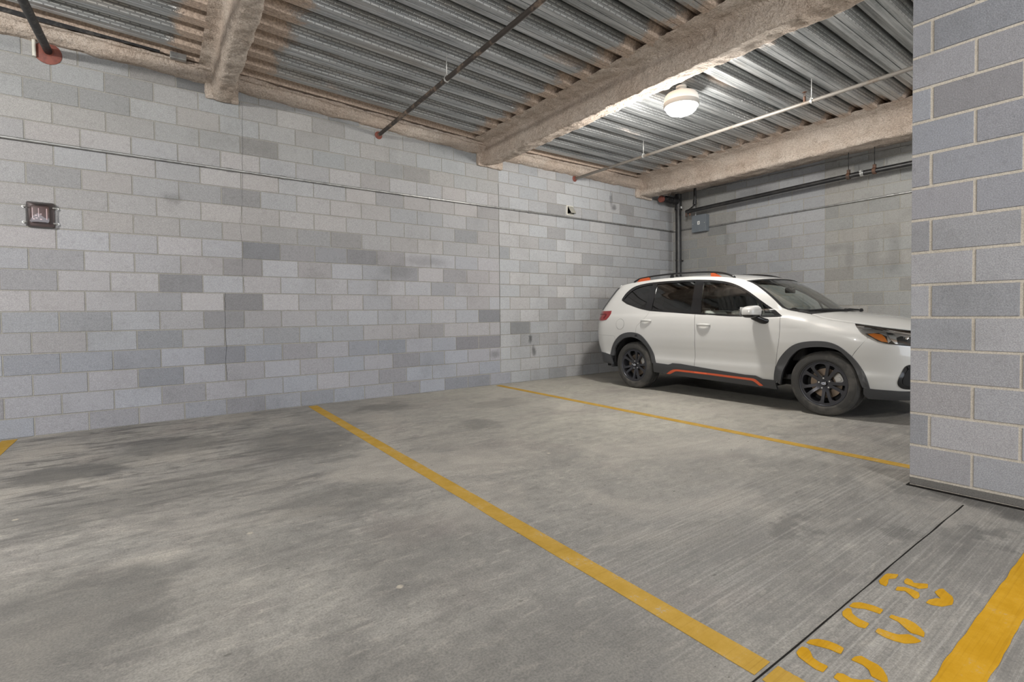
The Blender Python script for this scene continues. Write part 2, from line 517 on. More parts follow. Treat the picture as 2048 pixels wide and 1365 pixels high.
def c_w1(r, a, b):
    u = ((a+b)/2+XL-U0)/CB
    if u < 13.5:
        if r <= 3: base = (.39, .395, .425)
        elif r <= 5: base = (.415, .415, .43)
        elif r <= 9: base = (.46, .452, .462)
        elif r <= 14: base = (.455, .445, .44)
        else: base = (.415, .413, .403)
        if u > 7 and 6 <= r <= 12: base = tuple(x*.95 for x in base)
    else:
        base = (.39, .39, .39) if r < 5 else (.42, .42, .42)
        base = tuple(x*(1.12 if u < 17 else 1.27) for x in base)  # far blocks painted lighter to make up for weak light there
    c = jit(r1, base, .085)
    if r1.random() < .10: c = tuple(x*.82 for x in c)
    for (du, dr), k in DARK1.items():
        if dr == r and a+XL < du*CB+U0 < b+XL: c = tuple(x*k for x in c)
    return c
struct(block_wall('wall_left', (XL, W1Y, 0), (1, 0, 0), (0, -1, 0), W2X-XL+.2, ZT, j_w1, c_w1, (.40, .385, .345), BLOCKW))

W1 = bpy.data.objects['wall_left']
def crack(pts, w, seed):
    rr = random.Random(seed)
    P = []
    for (a, b) in zip(pts, pts[1:]):
        for k in range(7):
            t = k/7
            P.append((a[0]+(b[0]-a[0])*t+rr.uniform(-.006, .006), a[1]+(b[1]-a[1])*t))
    P.append(pts[-1])
    bm = bmesh.new()
    A = [bm.verts.new((x-w*rr.uniform(.3, 1), W1Y-.0022, z)) for x, z in P]
    B = [bm.verts.new((x+w*rr.uniform(.3, 1), W1Y-.0022, z)) for x, z in P]
    for k in range(len(P)-1): bm.faces.new((A[k], B[k], B[k+1], A[k+1]))
    o = obj('wall_crack', bm, BLACKGAP, W1)
crack([(.982,3.633),(.975,3.082),(.962,2.5),(.93,2.206),(.951,1.989),(.942,1.61),(.959,1.432)], .0011, 1)
crack([(.757,1.407),(.754,1.209),(.756,.818),(.751,.598),(.756,.401)], .0018, 2)
crack([(4.602,3.2),(4.607,2.398),(4.610,2.0),(4.608,1.6),(4.606,.959),(4.609,.613)], .0022, 3)
# --- wall on the right, behind the car
r2 = random.Random(5)
YJ = 3.66
def j_w2(r):
    out = [YJ]
    k = 0
    off = 3.4556 if r % 2 == 1 else 3.2524
    for k in range(-1, 34):
        y = off-k*CB
        if y < YJ-.05: out.append(y)
    off = 4.186 if r % 2 == 1 else 3.997
    for k in range(0, 8): out.append(off+k*CB)
    return sorted(W1Y-y for y in out)
def c_w2(r, a, b):
    y = W1Y-(a+b)/2
    base = (.445, .437, .41) if y < YJ else (.475, .478, .482)
    if y > 5.3: base = (.40, .395, .375)
    c = jit(r2, base, .07)
    if r2.random() < .08: c = tuple(x*.86 for x in c)
    return c
struct(block_wall('wall_right', (W2X, W1Y, 0), (0, -1, 0), (-1, 0, 0), W1Y-YB, ZT, j_w2, c_w2, (.50, .475, .41), BLOCKR))

# --- far left end wall, out of frame, closes the bay
r3 = random.Random(3)
def j_e(r):
    return [(k+(0 if r % 2 else .5))*CB for k in range(0, 40)]
struct(block_wall('wall_front', (XL, YB, 0), (0, 1, 0), (1, 0, 0), W1Y-YB, ZT, j_e, lambda r, a, b: jit(r3, (.40, .40, .41), .08), (.40, .385, .345), BLOCK))

# --- pier on the right: block faces all round
PX, PY = 3.943, 1.0845
PZ = [0.0, .06]+[H-.8624+CH*k for k in range(0, 19)]
rp = random.Random(21)
def pier_faces():
    def c_p(r, a, b):
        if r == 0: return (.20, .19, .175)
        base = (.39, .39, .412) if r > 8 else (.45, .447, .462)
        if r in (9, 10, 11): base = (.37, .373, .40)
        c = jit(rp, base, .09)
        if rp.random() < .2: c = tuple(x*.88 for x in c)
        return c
    def j_p(r):
        if r == 0: return []
        off = .097 if r % 2 == 0 else .3002
        return [off+k*CB for k in range(0, 5)]
    def j_s(r):
        return [] if r == 0 else ([.2] if r % 2 else [.4])
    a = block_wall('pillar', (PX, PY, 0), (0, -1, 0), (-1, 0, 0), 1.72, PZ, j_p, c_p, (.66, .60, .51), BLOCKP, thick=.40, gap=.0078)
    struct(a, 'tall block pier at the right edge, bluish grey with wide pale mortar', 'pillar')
    return a
pier_faces()
# dark gap where the slab meets the pier
bm = bmesh.new()
poly_flat(bm, [(PX-.022, PY+.012), (PX+.42, PY+.012), (PX+.42, -.65), (PX-.03, -.65)], -.01, .004)
struct(obj('trim_1', bm, BLACKGAP))

# --- slab joint
bm = bmesh.new()
pts_t, pts_b = [], []
xs = [-3+.055*k for k in range(0, 124)]
for x in xs:
    w = .0026+.0022*noise.noise((x*5, 0, 3))
    yy = .785+.005*noise.noise((x*3, 1.3, 0))
    pts_t.append((x, yy+w)); pts_b.append((x, yy-w))
poly_flat(bm, pts_t+pts_b[::-1], -.01, .0012)
struct(obj('trim_2', bm, BLACKGAP))

# ------------------------------------------------------------------ deck
def zdeck(x):
    pts = [(-8, 4.22), (.75, 3.905), (4.45, 3.757), (9.4, 3.772)]
    for (a, za), (b, zb) in zip(pts, pts[1:]):
        if x <= b: return za+(zb-za)*(x-a)/(b-a)
    return pts[-1][1]
YF0 = 6.29
BEAMX = [(.68, .87), (4.30, 4.60), (8.0, 8.3)]
def deck():
    bm = bmesh.new()
    uvl = bm.loops.layers.uv.new('UVMap')
    sl = bm.verts.layers.float.new('spray')
    xs = []
    x = XL
    while x < W2X: xs.append(x); x += .13
    xs.append(W2X)
    prof = []   # (y, dz, web coordinate at start of the strip below it)
    k = -2
    y = YF0+2*.3048
    rows = []
    while y > YB:
        # far edge of the bottom flute, going toward -y
        rows += [(y, 0., 'b'), (y-.058, 0., 's'), (y-.060, .008, 's'), (y-.064, .008, 's'), (y-.066, 0., 'b'), (y-.122, 0., 'w'), (y-.170, .076, 'd'), (y-.1705, .17, 'd'), (y-.194, .17, 'd'), (y-.1945, .076, 't'), (y-.2568, .076, 'v')]  # deep slot above each web, shaped to keep light out as a dark line
        y -= .3048
    rows = [q for q in rows if YB < q[0] < W1Y]
    grid = []
    for x in xs:
        zb = zdeck(x)
        col = []
        dd = min(min(abs(x-a), abs(x-b)) if not a < x < b else 0 for a, b in BEAMX)
        for (yy, dz, t) in rows:
            v = bm.verts.new((x, yy, zb+dz))
            s = 1.14-dd/.64
            sy_ = 1.0-(W1Y-.17-yy)/.28
            v[sl] = max(0., min(1., max(s, sy_)))
            col.append(v)
        grid.append(col)
    for i in range(len(xs)-1):
        for j in range(len(rows)-1):
            f = bm.faces.new((grid[i][j], grid[i+1][j], grid[i+1][j+1], grid[i][j+1]))
            t = rows[j][2]
            ls = list(f.loops)
            if t in 'wv':
                va, vb = (.06, 1.) if t == 'w' else (1., .06)
            else:
                va = vb = -1.
            for l, (xx, vv) in zip(ls, ((xs[i], va), (xs[i+1], va), (xs[i+1], vb), (xs[i], vb))):
                l[uvl].uv = (xx/.078, vv)
    bmesh.ops.recalc_face_normals(bm, faces=bm.faces)
    # slab poured over it
    for a, b in zip(xs[:-1:8]+[xs[-9]], xs[8::8]+[xs[-1]]):
        pass
    o = obj('ceiling', bm, DECK)
    struct(o, 'galvanised corrugated steel deck with overspray near the beams', 'ceiling')
    bm = bmesh.new()
    vs = []
    for x in (XL-.2, .75, 4.45, W2X+.2):
        vs.append([bm.verts.new((x, yy, zdeck(x)+dz)) for yy, dz in ((YB, .18), (W1Y+.2, .18), (W1Y+.2, .28), (YB, .28))])
    for a, b in zip(vs, vs[1:]):
        for k in range(4): bm.faces.new((a[k], a[(k+1) % 4], b[(k+1) % 4], b[k]))
    bm.faces.new(vs[0]); bm.faces.new(vs[-1][::-1])
    bmesh.ops.recalc_face_normals(bm, faces=bm.faces)
    struct(obj('ceiling_slab', bm, simple('slab_concrete', (.3, .3, .29), .9)))
deck()

# ------------------------------------------------------------------ sprayed beams
def fb(p, s):
    return noise.fractal(Vector(p)*s, .9, 2.1, 4)
def lump(bm, amp=1.):
    bm.normal_update()
    for v in bm.verts:
        n = v.normal
        d = .016*fb(v.co, 3.2)+.009*fb(v.co, 11)+.006*fb(v.co, 27)
        v.co = v.co+n*d*amp
def loft(paths, closed=False):
    bm = bmesh.new()
    rr = [[bm.verts.new(p) for p in ps] for ps in paths]
    for a, b in zip(rr, rr[1:]):
        m = len(a)
        for k in range(m if closed else m-1):
            bm.faces.new((a[k], a[(k+1) % m], b[(k+1) % m], b[k]))
    bmesh.ops.recalc_face_normals(bm, faces=bm.faces)
    return bm
def dense(pts, step):
    out = []
    for (a, b) in zip(pts, pts[1:]):
        a, b = Vector(a), Vector(b)
        n = max(1, int((b-a).length/step))
        out += [a+(b-a)*k/n for k in range(n)]
    out.append(Vector(pts[-1]))
    return out
def ycut(pr, r):
    """round the corners of an open (x,z) polyline"""
    out = [Vector(pr[0])]
    for i in range(1, len(pr)-1):
        p, a, b = Vector(pr[i]), Vector(pr[i-1]), Vector(pr[i+1])
        rr = min(r, (a-p).length*.45, (b-p).length*.45)
        q0, q1 = p+(a-p).normalized()*rr, p+(b-p).normalized()*rr
        for t in (0, .33, .66, 1):
            out.append(q0*(1-t)**2+p*2*t*(1-t)+q1*t*t)
    out.append(Vector(pr[-1]))
    return out
def beam(name, label, prof_fn, y0, y1, step=.03, amp=1.):
    n = int(abs(y1-y0)/step)
    paths = []
    for i in range(n+1):
        y = y0+(y1-y0)*i/n
        pr = dense(ycut(prof_fn(y), .045), .028)
        paths.append([(p.x, y, p.y) for p in pr])
    m = min(len(p) for p in paths)
    # resample to equal counts
    res = []
    for ps in paths:
        k = len(ps)
        res.append([Vector(ps[int(round(j*(k-1)/(m-1)))]) for j in range(m)])
    bm = loft(res)
    e0 = bm.verts[:0]
    lump(bm, amp)
    # close the end that dies into the room
    bm.verts.ensure_lookup_table()
    for ring in (bm.verts[:m], bm.verts[-m:]):
        try: bm.faces.new(ring)
        except Exception: pass
    bmesh.ops.recalc_face_normals(bm, faces=bm.faces)
    o = obj(name, bm, SPRAY, None, True)
    return struct(o, label, 'beam')
YN = -3.5
def pf_b1(y):
    t = (6.56-y)/2.08
    xl = .690-.040*t; xr = .872-.028*t
    zb = 3.60; zt = zdeck(.75)+.09
    return [(xl-.14, zt-.085), (xl-.02, zt-.11), (xl, zb+.06), (xl+.025, zb), (xr-.015, zb-.005), (xr, zb+.05), (xr, zt-.10), (xr+.05, zt-.075)]
beam('beam_left', 'cream fireproofed beam nearest the left edge, meeting the long block wall', pf_b1, W1Y-.01, YN, .03, 1.15)
def pf_b2(y):
    zt = zdeck(4.4)+.085
    zl = 3.445+.012*(6.5-y)
    zr = 3.515+.008*(6.5-y)
    return [(4.06, zt-.07), (4.25, zt-.10), (4.295, zt-.13), (4.30, zl+.10), (4.29, zl+.03), (4.315, zl), (4.585, zr-.02), (4.61, zr+.05), (4.60, zt-.12), (4.70, zt-.06)]
beam('beam_middle', 'wide cream fireproofed beam between the dark pipe and the lit lamp', pf_b2, W1Y-.01, YN)
def pf_b3(y):
    zt = zdeck(8.0)+.085
    zb = 3.455-.015*min(1., (6.6-y)/1.2)*3.3
    return [(7.74, zt-.07), (7.93, zt-.12), (7.97, zt-.17), (8.03, zb+.17), (7.99, zb+.07), (8.0, zb), (8.26, zb-.01), (8.29, zb+.06), (8.27, zt-.12), (8.40, zt-.06)]
beam('beam_right', 'cream fireproofed beam above the white car beside the right wall', pf_b3, W1Y-.01, YN)

# perimeter spray along the long wall
def zper(x):
    pts = [(-8, 4.0), (-1.0, 3.80), (.1, 3.775), (2.2, 3.69), (4.1, 3.615), (4.8, 3.595), (6.3, 3.59), (9.2, 3.56)]
    for (a, za), (b, zb) in zip(pts, pts[1:]):
        if x <= b: return za+(zb-za)*(x-a)/(b-a)
    return pts[-1][1]
def perimeter(name, label, x0, x1):
    n = int((x1-x0)/.03)
    paths = []
    for i in range(n+1):
        x = x0+(x1-x0)*i/n
        zb, zt = zper(x), zdeck(x)
        pr = [(W1Y+.01, zb-.005), (W1Y-.05, zb), (W1Y-.115, zb+.035), (W1Y-.125, zb+.10), (W1Y-.155, zt-.05), (W1Y-.15, zt-.022), (W1Y-.02, zt-.015)]
        ps = []
        for (a, b) in zip(pr, pr[1:]):
            for k in range(4): ps.append((x, a[0]+(b[0]-a[0])*k/4, a[1]+(b[1]-a[1])*k/4))
        ps.append((x, *pr[-1]))
        paths.append(ps)
    bm = loft(paths)
    lump(bm, .9)
    return struct(obj(name, bm, SPRAY, None, True), label, 'beam')
perimeter('beam_edge_left', 'cream fireproofed edge beam along the top of the long block wall', XL, 8.9)
# perimeter spray along the right wall
def perim2():
    paths = []
    y0, y1 = W1Y-.01, YN
    n = int((y0-y1)/.04)
    for i in range(n+1):
        y = y0+(y1-y0)*i/n
        zb, zt = 3.60, zdeck(9)
        pr = [(W2X+.01, zb), (W2X-.06, zb), (W2X-.13, zb+.04), (W2X-.14, zt-.02), (W2X-.02, zt-.015)]
        ps = []
        for (a, b) in zip(pr, pr[1:]):
            for k in range(4): ps.append((a[0]+(b[0]-a[0])*k/4, y, a[1]+(b[1]-a[1])*k/4))
        ps.append((pr[-1][0], y, pr[-1][1]))
        paths.append(ps)
    bm = loft(paths)
    lump(bm, .8)
    struct(obj('beam_edge_right', bm, SPRAY, None, True), 'dark shaded fireproofed edge beam along the top of the right wall', 'beam')
perim2()
# collar of spray where the beams meet the wall
def collar(name, label, x0, x1, zb, zt):
    bm = bmesh.new()
    add_box(bm, (x0, W1Y-.05, zb), (x1, W1Y+.01, zt), .02)
    bmesh.ops.subdivide_edges(bm, edges=bm.edges, cuts=5, use_grid_fill=True)
    lump(bm, 1.)
    return bm
for k, (a, b, c, d) in enumerate([(.61, .95, 3.585, 3.80), (4.20, 4.66, 3.43, 3.70), (7.90, 8.36, 3.40, 3.66)]):
    o = struct(obj('beam_collar', collar('', '', a, b, c, d), SPRAY, None, True))
    o['label'] = ['lumpy cream collar where the left beam meets the long wall', 'lumpy cream collar where the middle beam meets the long wall', 'lumpy cream collar where the right beam meets the long wall'][k]
    o['category'] = 'beam'

# ------------------------------------------------------------------ ceiling lamps
def make_lamp(x, y, label):
    zt = zdeck(x)
    t = thing('ceiling_lamp', label, 'lamp', (x, y, zt), 0)
    obj('mounting_stem', lathe([(.0, .0), (.06, .0), (.06, -.018), (.028, -.024), (.028, -.075), (0, -.075)]), WHITEENAMEL, t, True, 40)
    obj('housing', lathe([(0, -.075), (.12, -.078), (.168, -.092), (.186, -.116), (.194, -.15), (.196, -.190), (.188, -.192), (0, -.192)], n=48), WHITEENAMEL, t, True, 40)
    obj('gasket_band', lathe([(.186, -.186), (.199, -.188), (.200, -.222), (.190, -.238), (.172, -.240), (.172, -.19)], n=48), GREYBAND, t, True, 40)
    obj('lens', lathe([(.173, -.232), (.174, -.250), (.166, -.274), (.142, -.298), (.100, -.312), (.06, -.318), (.045, -.336), (.028, -.345), (0, -.348)], n=48), LENS, t, True)
    return t
lamp0 = make_lamp(5.12, 3.60, 'round white ceiling lamp glowing brightly beside the middle fireproofed beam')
for k, (x, y, p) in enumerate(LAMPS):
    if k:
        lb = ['', 'unseen round ceiling lamp added for light behind the camera', 'round white ceiling lamp out of view beyond the left edge', 'unseen round ceiling lamp added for light behind the block pier'][k]
        r = dup(lamp0, (x, y, zdeck(x)-.35), lb)
        obj('added_drop_rod', tube([(0, 0, -.03), (0, 0, .40)], .014, 10), WHITEENAMEL, r, True)  # rod added so the unseen lamps hang lower and light the beams
    lamp_light(x, y, zdeck(x)-(.76 if k else .40), p)

# ------------------------------------------------------------------ sprinkler pipes
def flange(y0=0):
    return lathe([(.0, 0), (.052, 0), (.052, -.006), (.036, -.020), (.030, -.040), (0, -.040)], 'y', 20)
def sprinkler(label, x, z0, x1, y1, z1, r, mat, hang, head=None):
    t = thing('sprinkler_pipe', label, 'pipe', (x, W1Y, z0))
    O = Vector((x, W1Y, z0))
    P = lambda y: Vector((x+(x1-x)*(W1Y-y)/(W1Y-y1), y, z0+(z1-z0)*(W1Y-y)/(W1Y-y1)))-O
    obj('pipe', tube([P(W1Y-.005), P(5.2), P(3.4), P(1.6), P(-.4), P(-2.6)], r, 16), mat, t, True, 50)
    obj('wall_flange', flange(), REDCAP, t, True, 40)
    for y in hang:
        p = P(y)
        zc = zdeck(x)-z0
        bm = tube([p+Vector((0, 0, r+.012)), Vector((p.x, p.y, zc+.05))], .0048, 8)
        h = obj('hanger_rod', bm, ROD, t, True)
        bm = bmesh.new()
        ring = [p+Vector((math.sin(a)*(r+.006), 0, math.cos(a)*(r+.006)+(.014 if abs(a-math.pi) > 2.6 else 0))) for a in [2*math.pi*k/24 for k in range(25)]]
        for a, b in zip(ring, ring[1:]):
            q = [bm.verts.new(v+Vector((0, dy, 0))) for v, dy in ((a, -.011), (b, -.011), (b, .011), (a, .011))]
            bm.faces.new(q)
        bmesh.ops.remove_doubles(bm, verts=bm.verts, dist=1e-5)
        r_ = bmesh.ops.solidify(bm, geom=bm.faces[:], thickness=.003)
        obj('loop', bm, ROD, h, True, 40)
    if head:
        p = P(head)
        bm = add_tube(bmesh.new(), [p+Vector((0, 0, r*.7)), p+Vector((0, 0, r+.055))], .014, 10)
        add_tube(bm, [p+Vector((-.012, 0, r+.05)), p+Vector((-.02, 0, r+.075)), p+Vector((0, 0, r+.105))], .0035, 6)
        add_tube(bm, [p+Vector((.012, 0, r+.05)), p+Vector((.02, 0, r+.075)), p+Vector((0, 0, r+.105))], .0035, 6)
        add_lathe(bm, [(0, .104), (.024, .104), (.024, .107), (0, .110)], 'z', 14, p+Vector((0, 0, r)))
        obj('sprinkler_head', bm, RUST, t, True, 40)
    return t
sprinkler('dark overhead pipe at the top left corner with a broad red wall flange', -.686, 3.722, -.71, 5.486, 3.638, .034, DARKST, [3.2])
o = obj('red_wall_ring', lathe([(.0, 0), (.105, 0), (.105, -.004), (.095, -.010), (0, -.010)], 'y', 26), REDCAP, None, True, 40)
o.location = (-.69, W1Y-.001, 3.705)
tag(o, 'round red plate flat on the wall around the top left pipe end', 'plate')
sprinkler('worn black overhead pipe crossing the ceiling left of the middle beam', 2.632, 3.58, 2.58, 3.07, 3.587, .024, OLDPIPE, [4.66, 2.0])
sprinkler('grey overhead pipe running beneath the lit lamp toward the block pier', 6.267, 3.533, 6.2, 1.718, 3.52, .022, GREYPIPE, [5.067, 2.645], 2.72)
# upright clip behind the black pipe
# ------------------------------------------------------------------ conduits on the walls
def conduit(name, label, pts, r, mat, couplings=(), straps=(), n_out=(0, -1, 0)):
    O = Vector(pts[0])
    t = thing(name, label, 'conduit', O)
    P = [Vector(p)-O for p in pts]
    obj('tube', tube(P, r, 12), mat, t, True, 60)
    for a, b in couplings:
        obj('coupling', tube([Vector(a)-O, Vector(b)-O], r*1.38, 12), mat, t, True, 40)
    no = Vector(n_out)
    for s, ax in straps:
        s = Vector(s)-O
        ax = Vector(ax)
        bm = bmesh.new()
        u = Vector((0, 0, 1)) if abs(ax.z) < .5 else no.cross(ax)
        pr = [(-r*2.4, -r), (-r*1.15, -r), (-r*1.1, .3*r), (-r*.6, r*1.05), (0, r*1.2), (r*.6, r*1.05), (r*1.1, .3*r), (r*1.15, -r)]
        A = [bm.verts.new(s+u*a+no*b-ax*.009) for a, b in pr]
        B = [bm.verts.new(s+u*a+no*b+ax*.009) for a, b in pr]
        for k in range(len(pr)-1): bm.faces.new((A[k], A[k+1], B[k+1], B[k]))
        bmesh.ops.solidify(bm, geom=bm.faces[:], thickness=.0015)
        obj('strap', bm, mat, t)
    return t
cy = W1Y-.022
conduit('wall_conduit', 'thin steel conduit running along the whole long block wall', [(XL+.02, cy, 2.834), (-1.0, cy, 2.834), (2.2, cy, 2.818), (4.6, cy, 2.824), (8.93, cy, 2.838), (9.03, cy-.015, 2.838), (W2X-.022, cy-.10, 2.838), (W2X-.022, 6.095, 2.838)],
        .0135, GALV, [((.80, cy, 2.8250), (.87, cy, 2.8247)), ((1.37, cy, 2.8221), (1.44, cy, 2.8218)), ((3.35, cy, 2.8209), (3.42, cy, 2.8210)), ((5.19, cy, 2.8259), (5.26, cy, 2.8261))],
        [])
cx = W2X-.022
conduit('wall_conduit', 'thin steel conduit on the right wall leading out of the grey box', [(cx, 5.76, 2.812), (cx, 4.2, 2.8295), (cx, 2.5, 2.848), (cx, -3., 2.85)], .0125, GALV,
        [((cx, 2.80, 2.8466), (cx, 2.70, 2.8470))], [], (-1, 0, 0))
conduit('wall_conduit', 'thin steel conduit high on the right wall just below the edge beam', [(cx, 5.85, 3.565), (cx, 4.1, 3.548), (cx, 2.5, 3.525), (cx, -3, 3.51)], .011, GALV,
        [((cx, 4.14, 3.548), (cx, 4.06, 3.547))], [], (-1, 0, 0))
conduit('wall_conduit', 'short upright conduit dropping from the beam into the grey box', [(9.04, 6.06, 3.62), (9.04, 6.06, 3.30), (9.04, 6.03, 3.16), (9.04, 6.03, 3.065)], .0135, GALV, [((9.04, 6.03, 3.10), (9.04, 6.03, 3.07))], [], (-1, 0, 0))
conduit('wall_conduit', 'short stub of conduit on the long wall beside the red plate', [(-.785, W1Y-.05, 3.90), (-.785, W1Y-.03, 3.76), (-.785, W1Y-.03, 3.64)], .015, CREAM, [], [], (0, -1, 0))

# grey box on the right wall
t = thing('junction_box', 'grey square metal junction box with a small white sticker on the right wall', 'junction box', (W2X, 5.92, 2.90))
obj('box_body', box((-.112, -.155, -.165), (0, .155, .165), .004), GREYBOX, t)
obj('cover', box((-.124, -.160, -.170), (-.110, .160, .170), .004), GREYBOX, t)
s = obj('sticker', box((-.1255, -.022, -.024), (-.1238, .030, .044)), STICK, t)
bm = box((-.1265, -.006, -.006), (-.1253, .012, .006))
add_box(bm, (-.1265, -.002, .008), (-.1253, .008, .030))
obj('sticker_mark', bm, INK, s)
for dy in (-.13, .13):
    obj('screw', lathe([(0, -.1275), (.007, -.127), (.007, -.1235), (0, -.1235)], 'x', 10, (0, dy, 0)), ROD, t)

# black main along the right wall
t = thing('sprinkler_main', 'long glossy black pipe hung along the right wall above the car', 'pipe', (8.8, 6.03, 3.134))
O = Vector((8.8, 6.03, 3.134))
zz = lambda y: 3.134+.06*(6.03-y)/2.9 if y > 3.1 else 3.194
obj('pipe', tube([Vector((8.8, y, zz(y)))-O for y in (6.02, 5., 4., 3.1, 1.5, -1., -3.2)], .038, 18), BLACKPIPE, t, True, 50)
for y in (3.211, 2.87):
    bm = bmesh.new()
    p = Vector((8.8, y, zz(y)))-O
    add_tube(bm, [p+Vector((0, -.022, 0)), p+Vector((0, .022, 0))], .050, 18)
    add_box(bm, p+Vector((-.02, -.02, .035)), p+Vector((.02, .02, .095)), .006)
    h = obj('clamp', bm, RUST, t, True, 40)
    obj('hanger_rod', tube([p+Vector((0, 0, .09)), p+Vector((0, 0, zdeck(8.8)+.02-O.z-p.z))], .0055, 8), DARKST, h, True)
p = Vector((8.8, 3.03, zz(3.03)))-O
bm = tube([p+Vector((0, -.02, 0)), p+Vector((0, .02, 0))], .045, 16)
add_tube(bm, [p+Vector((-.03, 0, .01)), p+Vector((-.075, 0, .02))], .017, 10)
add_tube(bm, [p+Vector((-.06, 0, .035)), p+Vector((-.06, 0, -.03))], .011, 8)
obj('drain_valve', bm, ROD, t, True, 40)
bm = tube([(0, .01, 0), (0.03, -.04, .05), (.08, -.085, .14), (.085, -.09, .20), (.085, -.09, .52)], .026, 14)
add_tube(bm, [(.0, .045, -.01), (.0, -.05, 0)], .046, 16)
add_tube(bm, [(.08, -.085, .13), (.085, -.09, .22)], .037, 14)
obj('riser', bm, BLACKPIPE, t, True, 40)
bm = tube([(-.02, .03, -.03), (-.02, .03, -.10)], .022, 10)
add_tube(bm, [(-.0, -.03, -.04), (-.0, -.03, -.09)], .018, 10)
obj('drain_stub', bm, RUST, t, True, 40)

# standpipe in the corner
t = thing('standpipe', 'thick black upright pipe standing in the far corner behind the car', 'pipe', (8.95, 6.37, 0))
obj('pipe', tube([(0, 0, .002), (0, 0, 1.6), (0, 0, 3.27)], .058, 22), BLACKPIPE, t, True, 50)
obj('collar', tube([(0, 0, 3.24), (0, 0, 3.30)], .074, 22), DARKST, t, True, 40)
bm = tube([(0, 0, 3.29), (0, 0, 3.56)], .066, 20)
add_tube(bm, [(0, 0, 3.42), (-.20, .015, 3.415)], .064, 20)
add_tube(bm, [(-.06, .005, 3.42), (-.11, .008, 3.419)], .082, 20)
obj('tee', bm, BLACKPIPE, t, True, 40)
bm = tube([(-.18, .014, 3.415), (-.50, .03, 3.405)], .058, 20)
for k in range(6): add_tube(bm, [(-.21-.035*k, .016, 3.414), (-.225-.035*k, .016, 3.414)], .066, 18)
obj('coupling', bm, DARKST, t, True, 40)
obj('end_cap', tube([(-.49, .03, 3.405), (-.535, .032, 3.404)], .066, 20), REDCAP, t, True, 40)
obj('tag', box((-.02, -.075, 3.255), (.02, -.066, 3.30), .003), STICK, t)
for zc in (.9, 2.2):
    bm = tube([(0, 0, zc-.015), (0, 0, zc+.015)], .064, 20)
    add_box(bm, (.05, -.012, zc-.012), (.15, .012, zc+.012))
    obj('wall_bracket', bm, DARKST, t, True, 40)

# ------------------------------------------------------------------ small things on the long wall
t = thing('alarm_sounder', 'maroon square wall sounder under a clear guard on the long wall', 'alarm', (-.78, W1Y, 2.137))
obj('back_plate', box((-.100, -.018, -.120), (.100, 0, .120), .012, 3), MAROON, t, True, 40)
obj('sounder_body', box((-.068, -.062, -.080), (.068, -.015, .080), .014, 3), MAROON, t, True, 40)
bm = bmesh.new()
for (x0, z0, x1, z1) in [(-.055, .055, -.049, -.045), (-.012, .055, -.006, -.03), (.045, .055, .052, -.05)]:
    add_box(bm, (x0, -.0635, z1), (x1, -.0615, z0))
for (x, z) in [(-.05, -.05), (-.03, -.04), (0, -.05), (.0, .0), (-.035, -.015)]:
    add_box(bm, (x, -.0635, z-.005), (x+.014, -.0615, z+.004))
obj('sounder_marks', bm, simple('pale_pink_print', (.72, .55, .56), .5), t)
bm = bmesh.new()
lv = [(.104, .124, -.004), (.098, .118, -.052), (.070, .088, -.094), (.05, .066, -.098)]
rg = []
for hx, hz, y in lv:
    c = .022
    pts = []
    for sx, sz, a0 in ((1, 1, 0), (-1, 1, 90), (-1, -1, 180), (1, -1, 270)):
        for k in range(5):
            a = math.radians(a0+90*k/4)
            pts.append((sx*(hx-c)+c*math.cos(a), y, sz*(hz-c)+c*math.sin(a)))
    rg.append([bm.verts.new(p) for p in pts])
for a, b in zip(rg, rg[1:]):
    for k in range(20): bm.faces.new((a[k], a[(k+1) % 20], b[(k+1) % 20], b[k]))
bm.faces.new(rg[-1])
bmesh.ops.recalc_face_normals(bm, faces=bm.faces)
obj('guard', bm, CLEAR, t, True, 35)
for sx in (-1, 1):
    for z in (.068, -.080):
        bm = tube([(sx*.122, -.006, z), (sx*.118, -.03, z), (sx*.098, -.05, z)], .007, 8)
        add_lathe(bm, [(0, -.004), (.012, -.004), (.012, -.012), (0, -.012)], 'y', 10, (sx*.122, 0, z))
        obj('clip', bm, ROD, t, True, 40)

t = thing('vent_hood', 'little pale metal wedge vent just above the conduit on the long wall', 'vent', (6.145, W1Y, 2.955))
bm = bmesh.new()
pr = [(-.080, .078), (.080, .078)]
A = [(-.085, -.003, .085), (.085, -.003, .085), (.085, -.003, -.085), (-.085, -.003, -.085)]
B = [(-.060, -.018, .070), (.060, -.018, .070), (.060, -.105, -.060), (-.060, -.105, -.060), (.060, -.006, -.060), (-.060, -.006, -.060)]
vB = [bm.verts.new(p) for p in B]
for f in ((0, 1, 2, 3), (1, 4, 2), (0, 3, 5)): bm.faces.new([vB[k] for k in f])
bmesh.ops.solidify(bm, geom=bm.faces[:], thickness=.002)
obj('hood', bm, CREAM, t)
bm = box((-.085, -.008, -.085), (.085, 0, .085), .002)
obj('flange', bm, CREAM, t)
obj('throat', box((-.05, -.012, -.06), (.05, -.007, .05)), GREYBAND, t)
o = obj('deck_edge_angle', loft([[(x, W1Y-.19, zdeck(x)-.028-.02*math.sin(x*2)**2), (x, W1Y-.19, zdeck(x)-.003), (x, W1Y-.165, zdeck(x)-.003)] for x in [-3.5+.1*k for k in range(38)]]), DARKST)
o.modifiers.new('s', 'SOLIDIFY').thickness = .003
tag(o, 'thin dark steel angle under the deck along the left part of the long wall', 'angle')
o = obj('splice_plate', box((.285, W1Y-.24, zdeck(.3)-.062), (.43, W1Y-.175, zdeck(.3)+.0), .004), GALV)
tag(o, 'small square metal plate under the deck left of the left beam', 'plate')

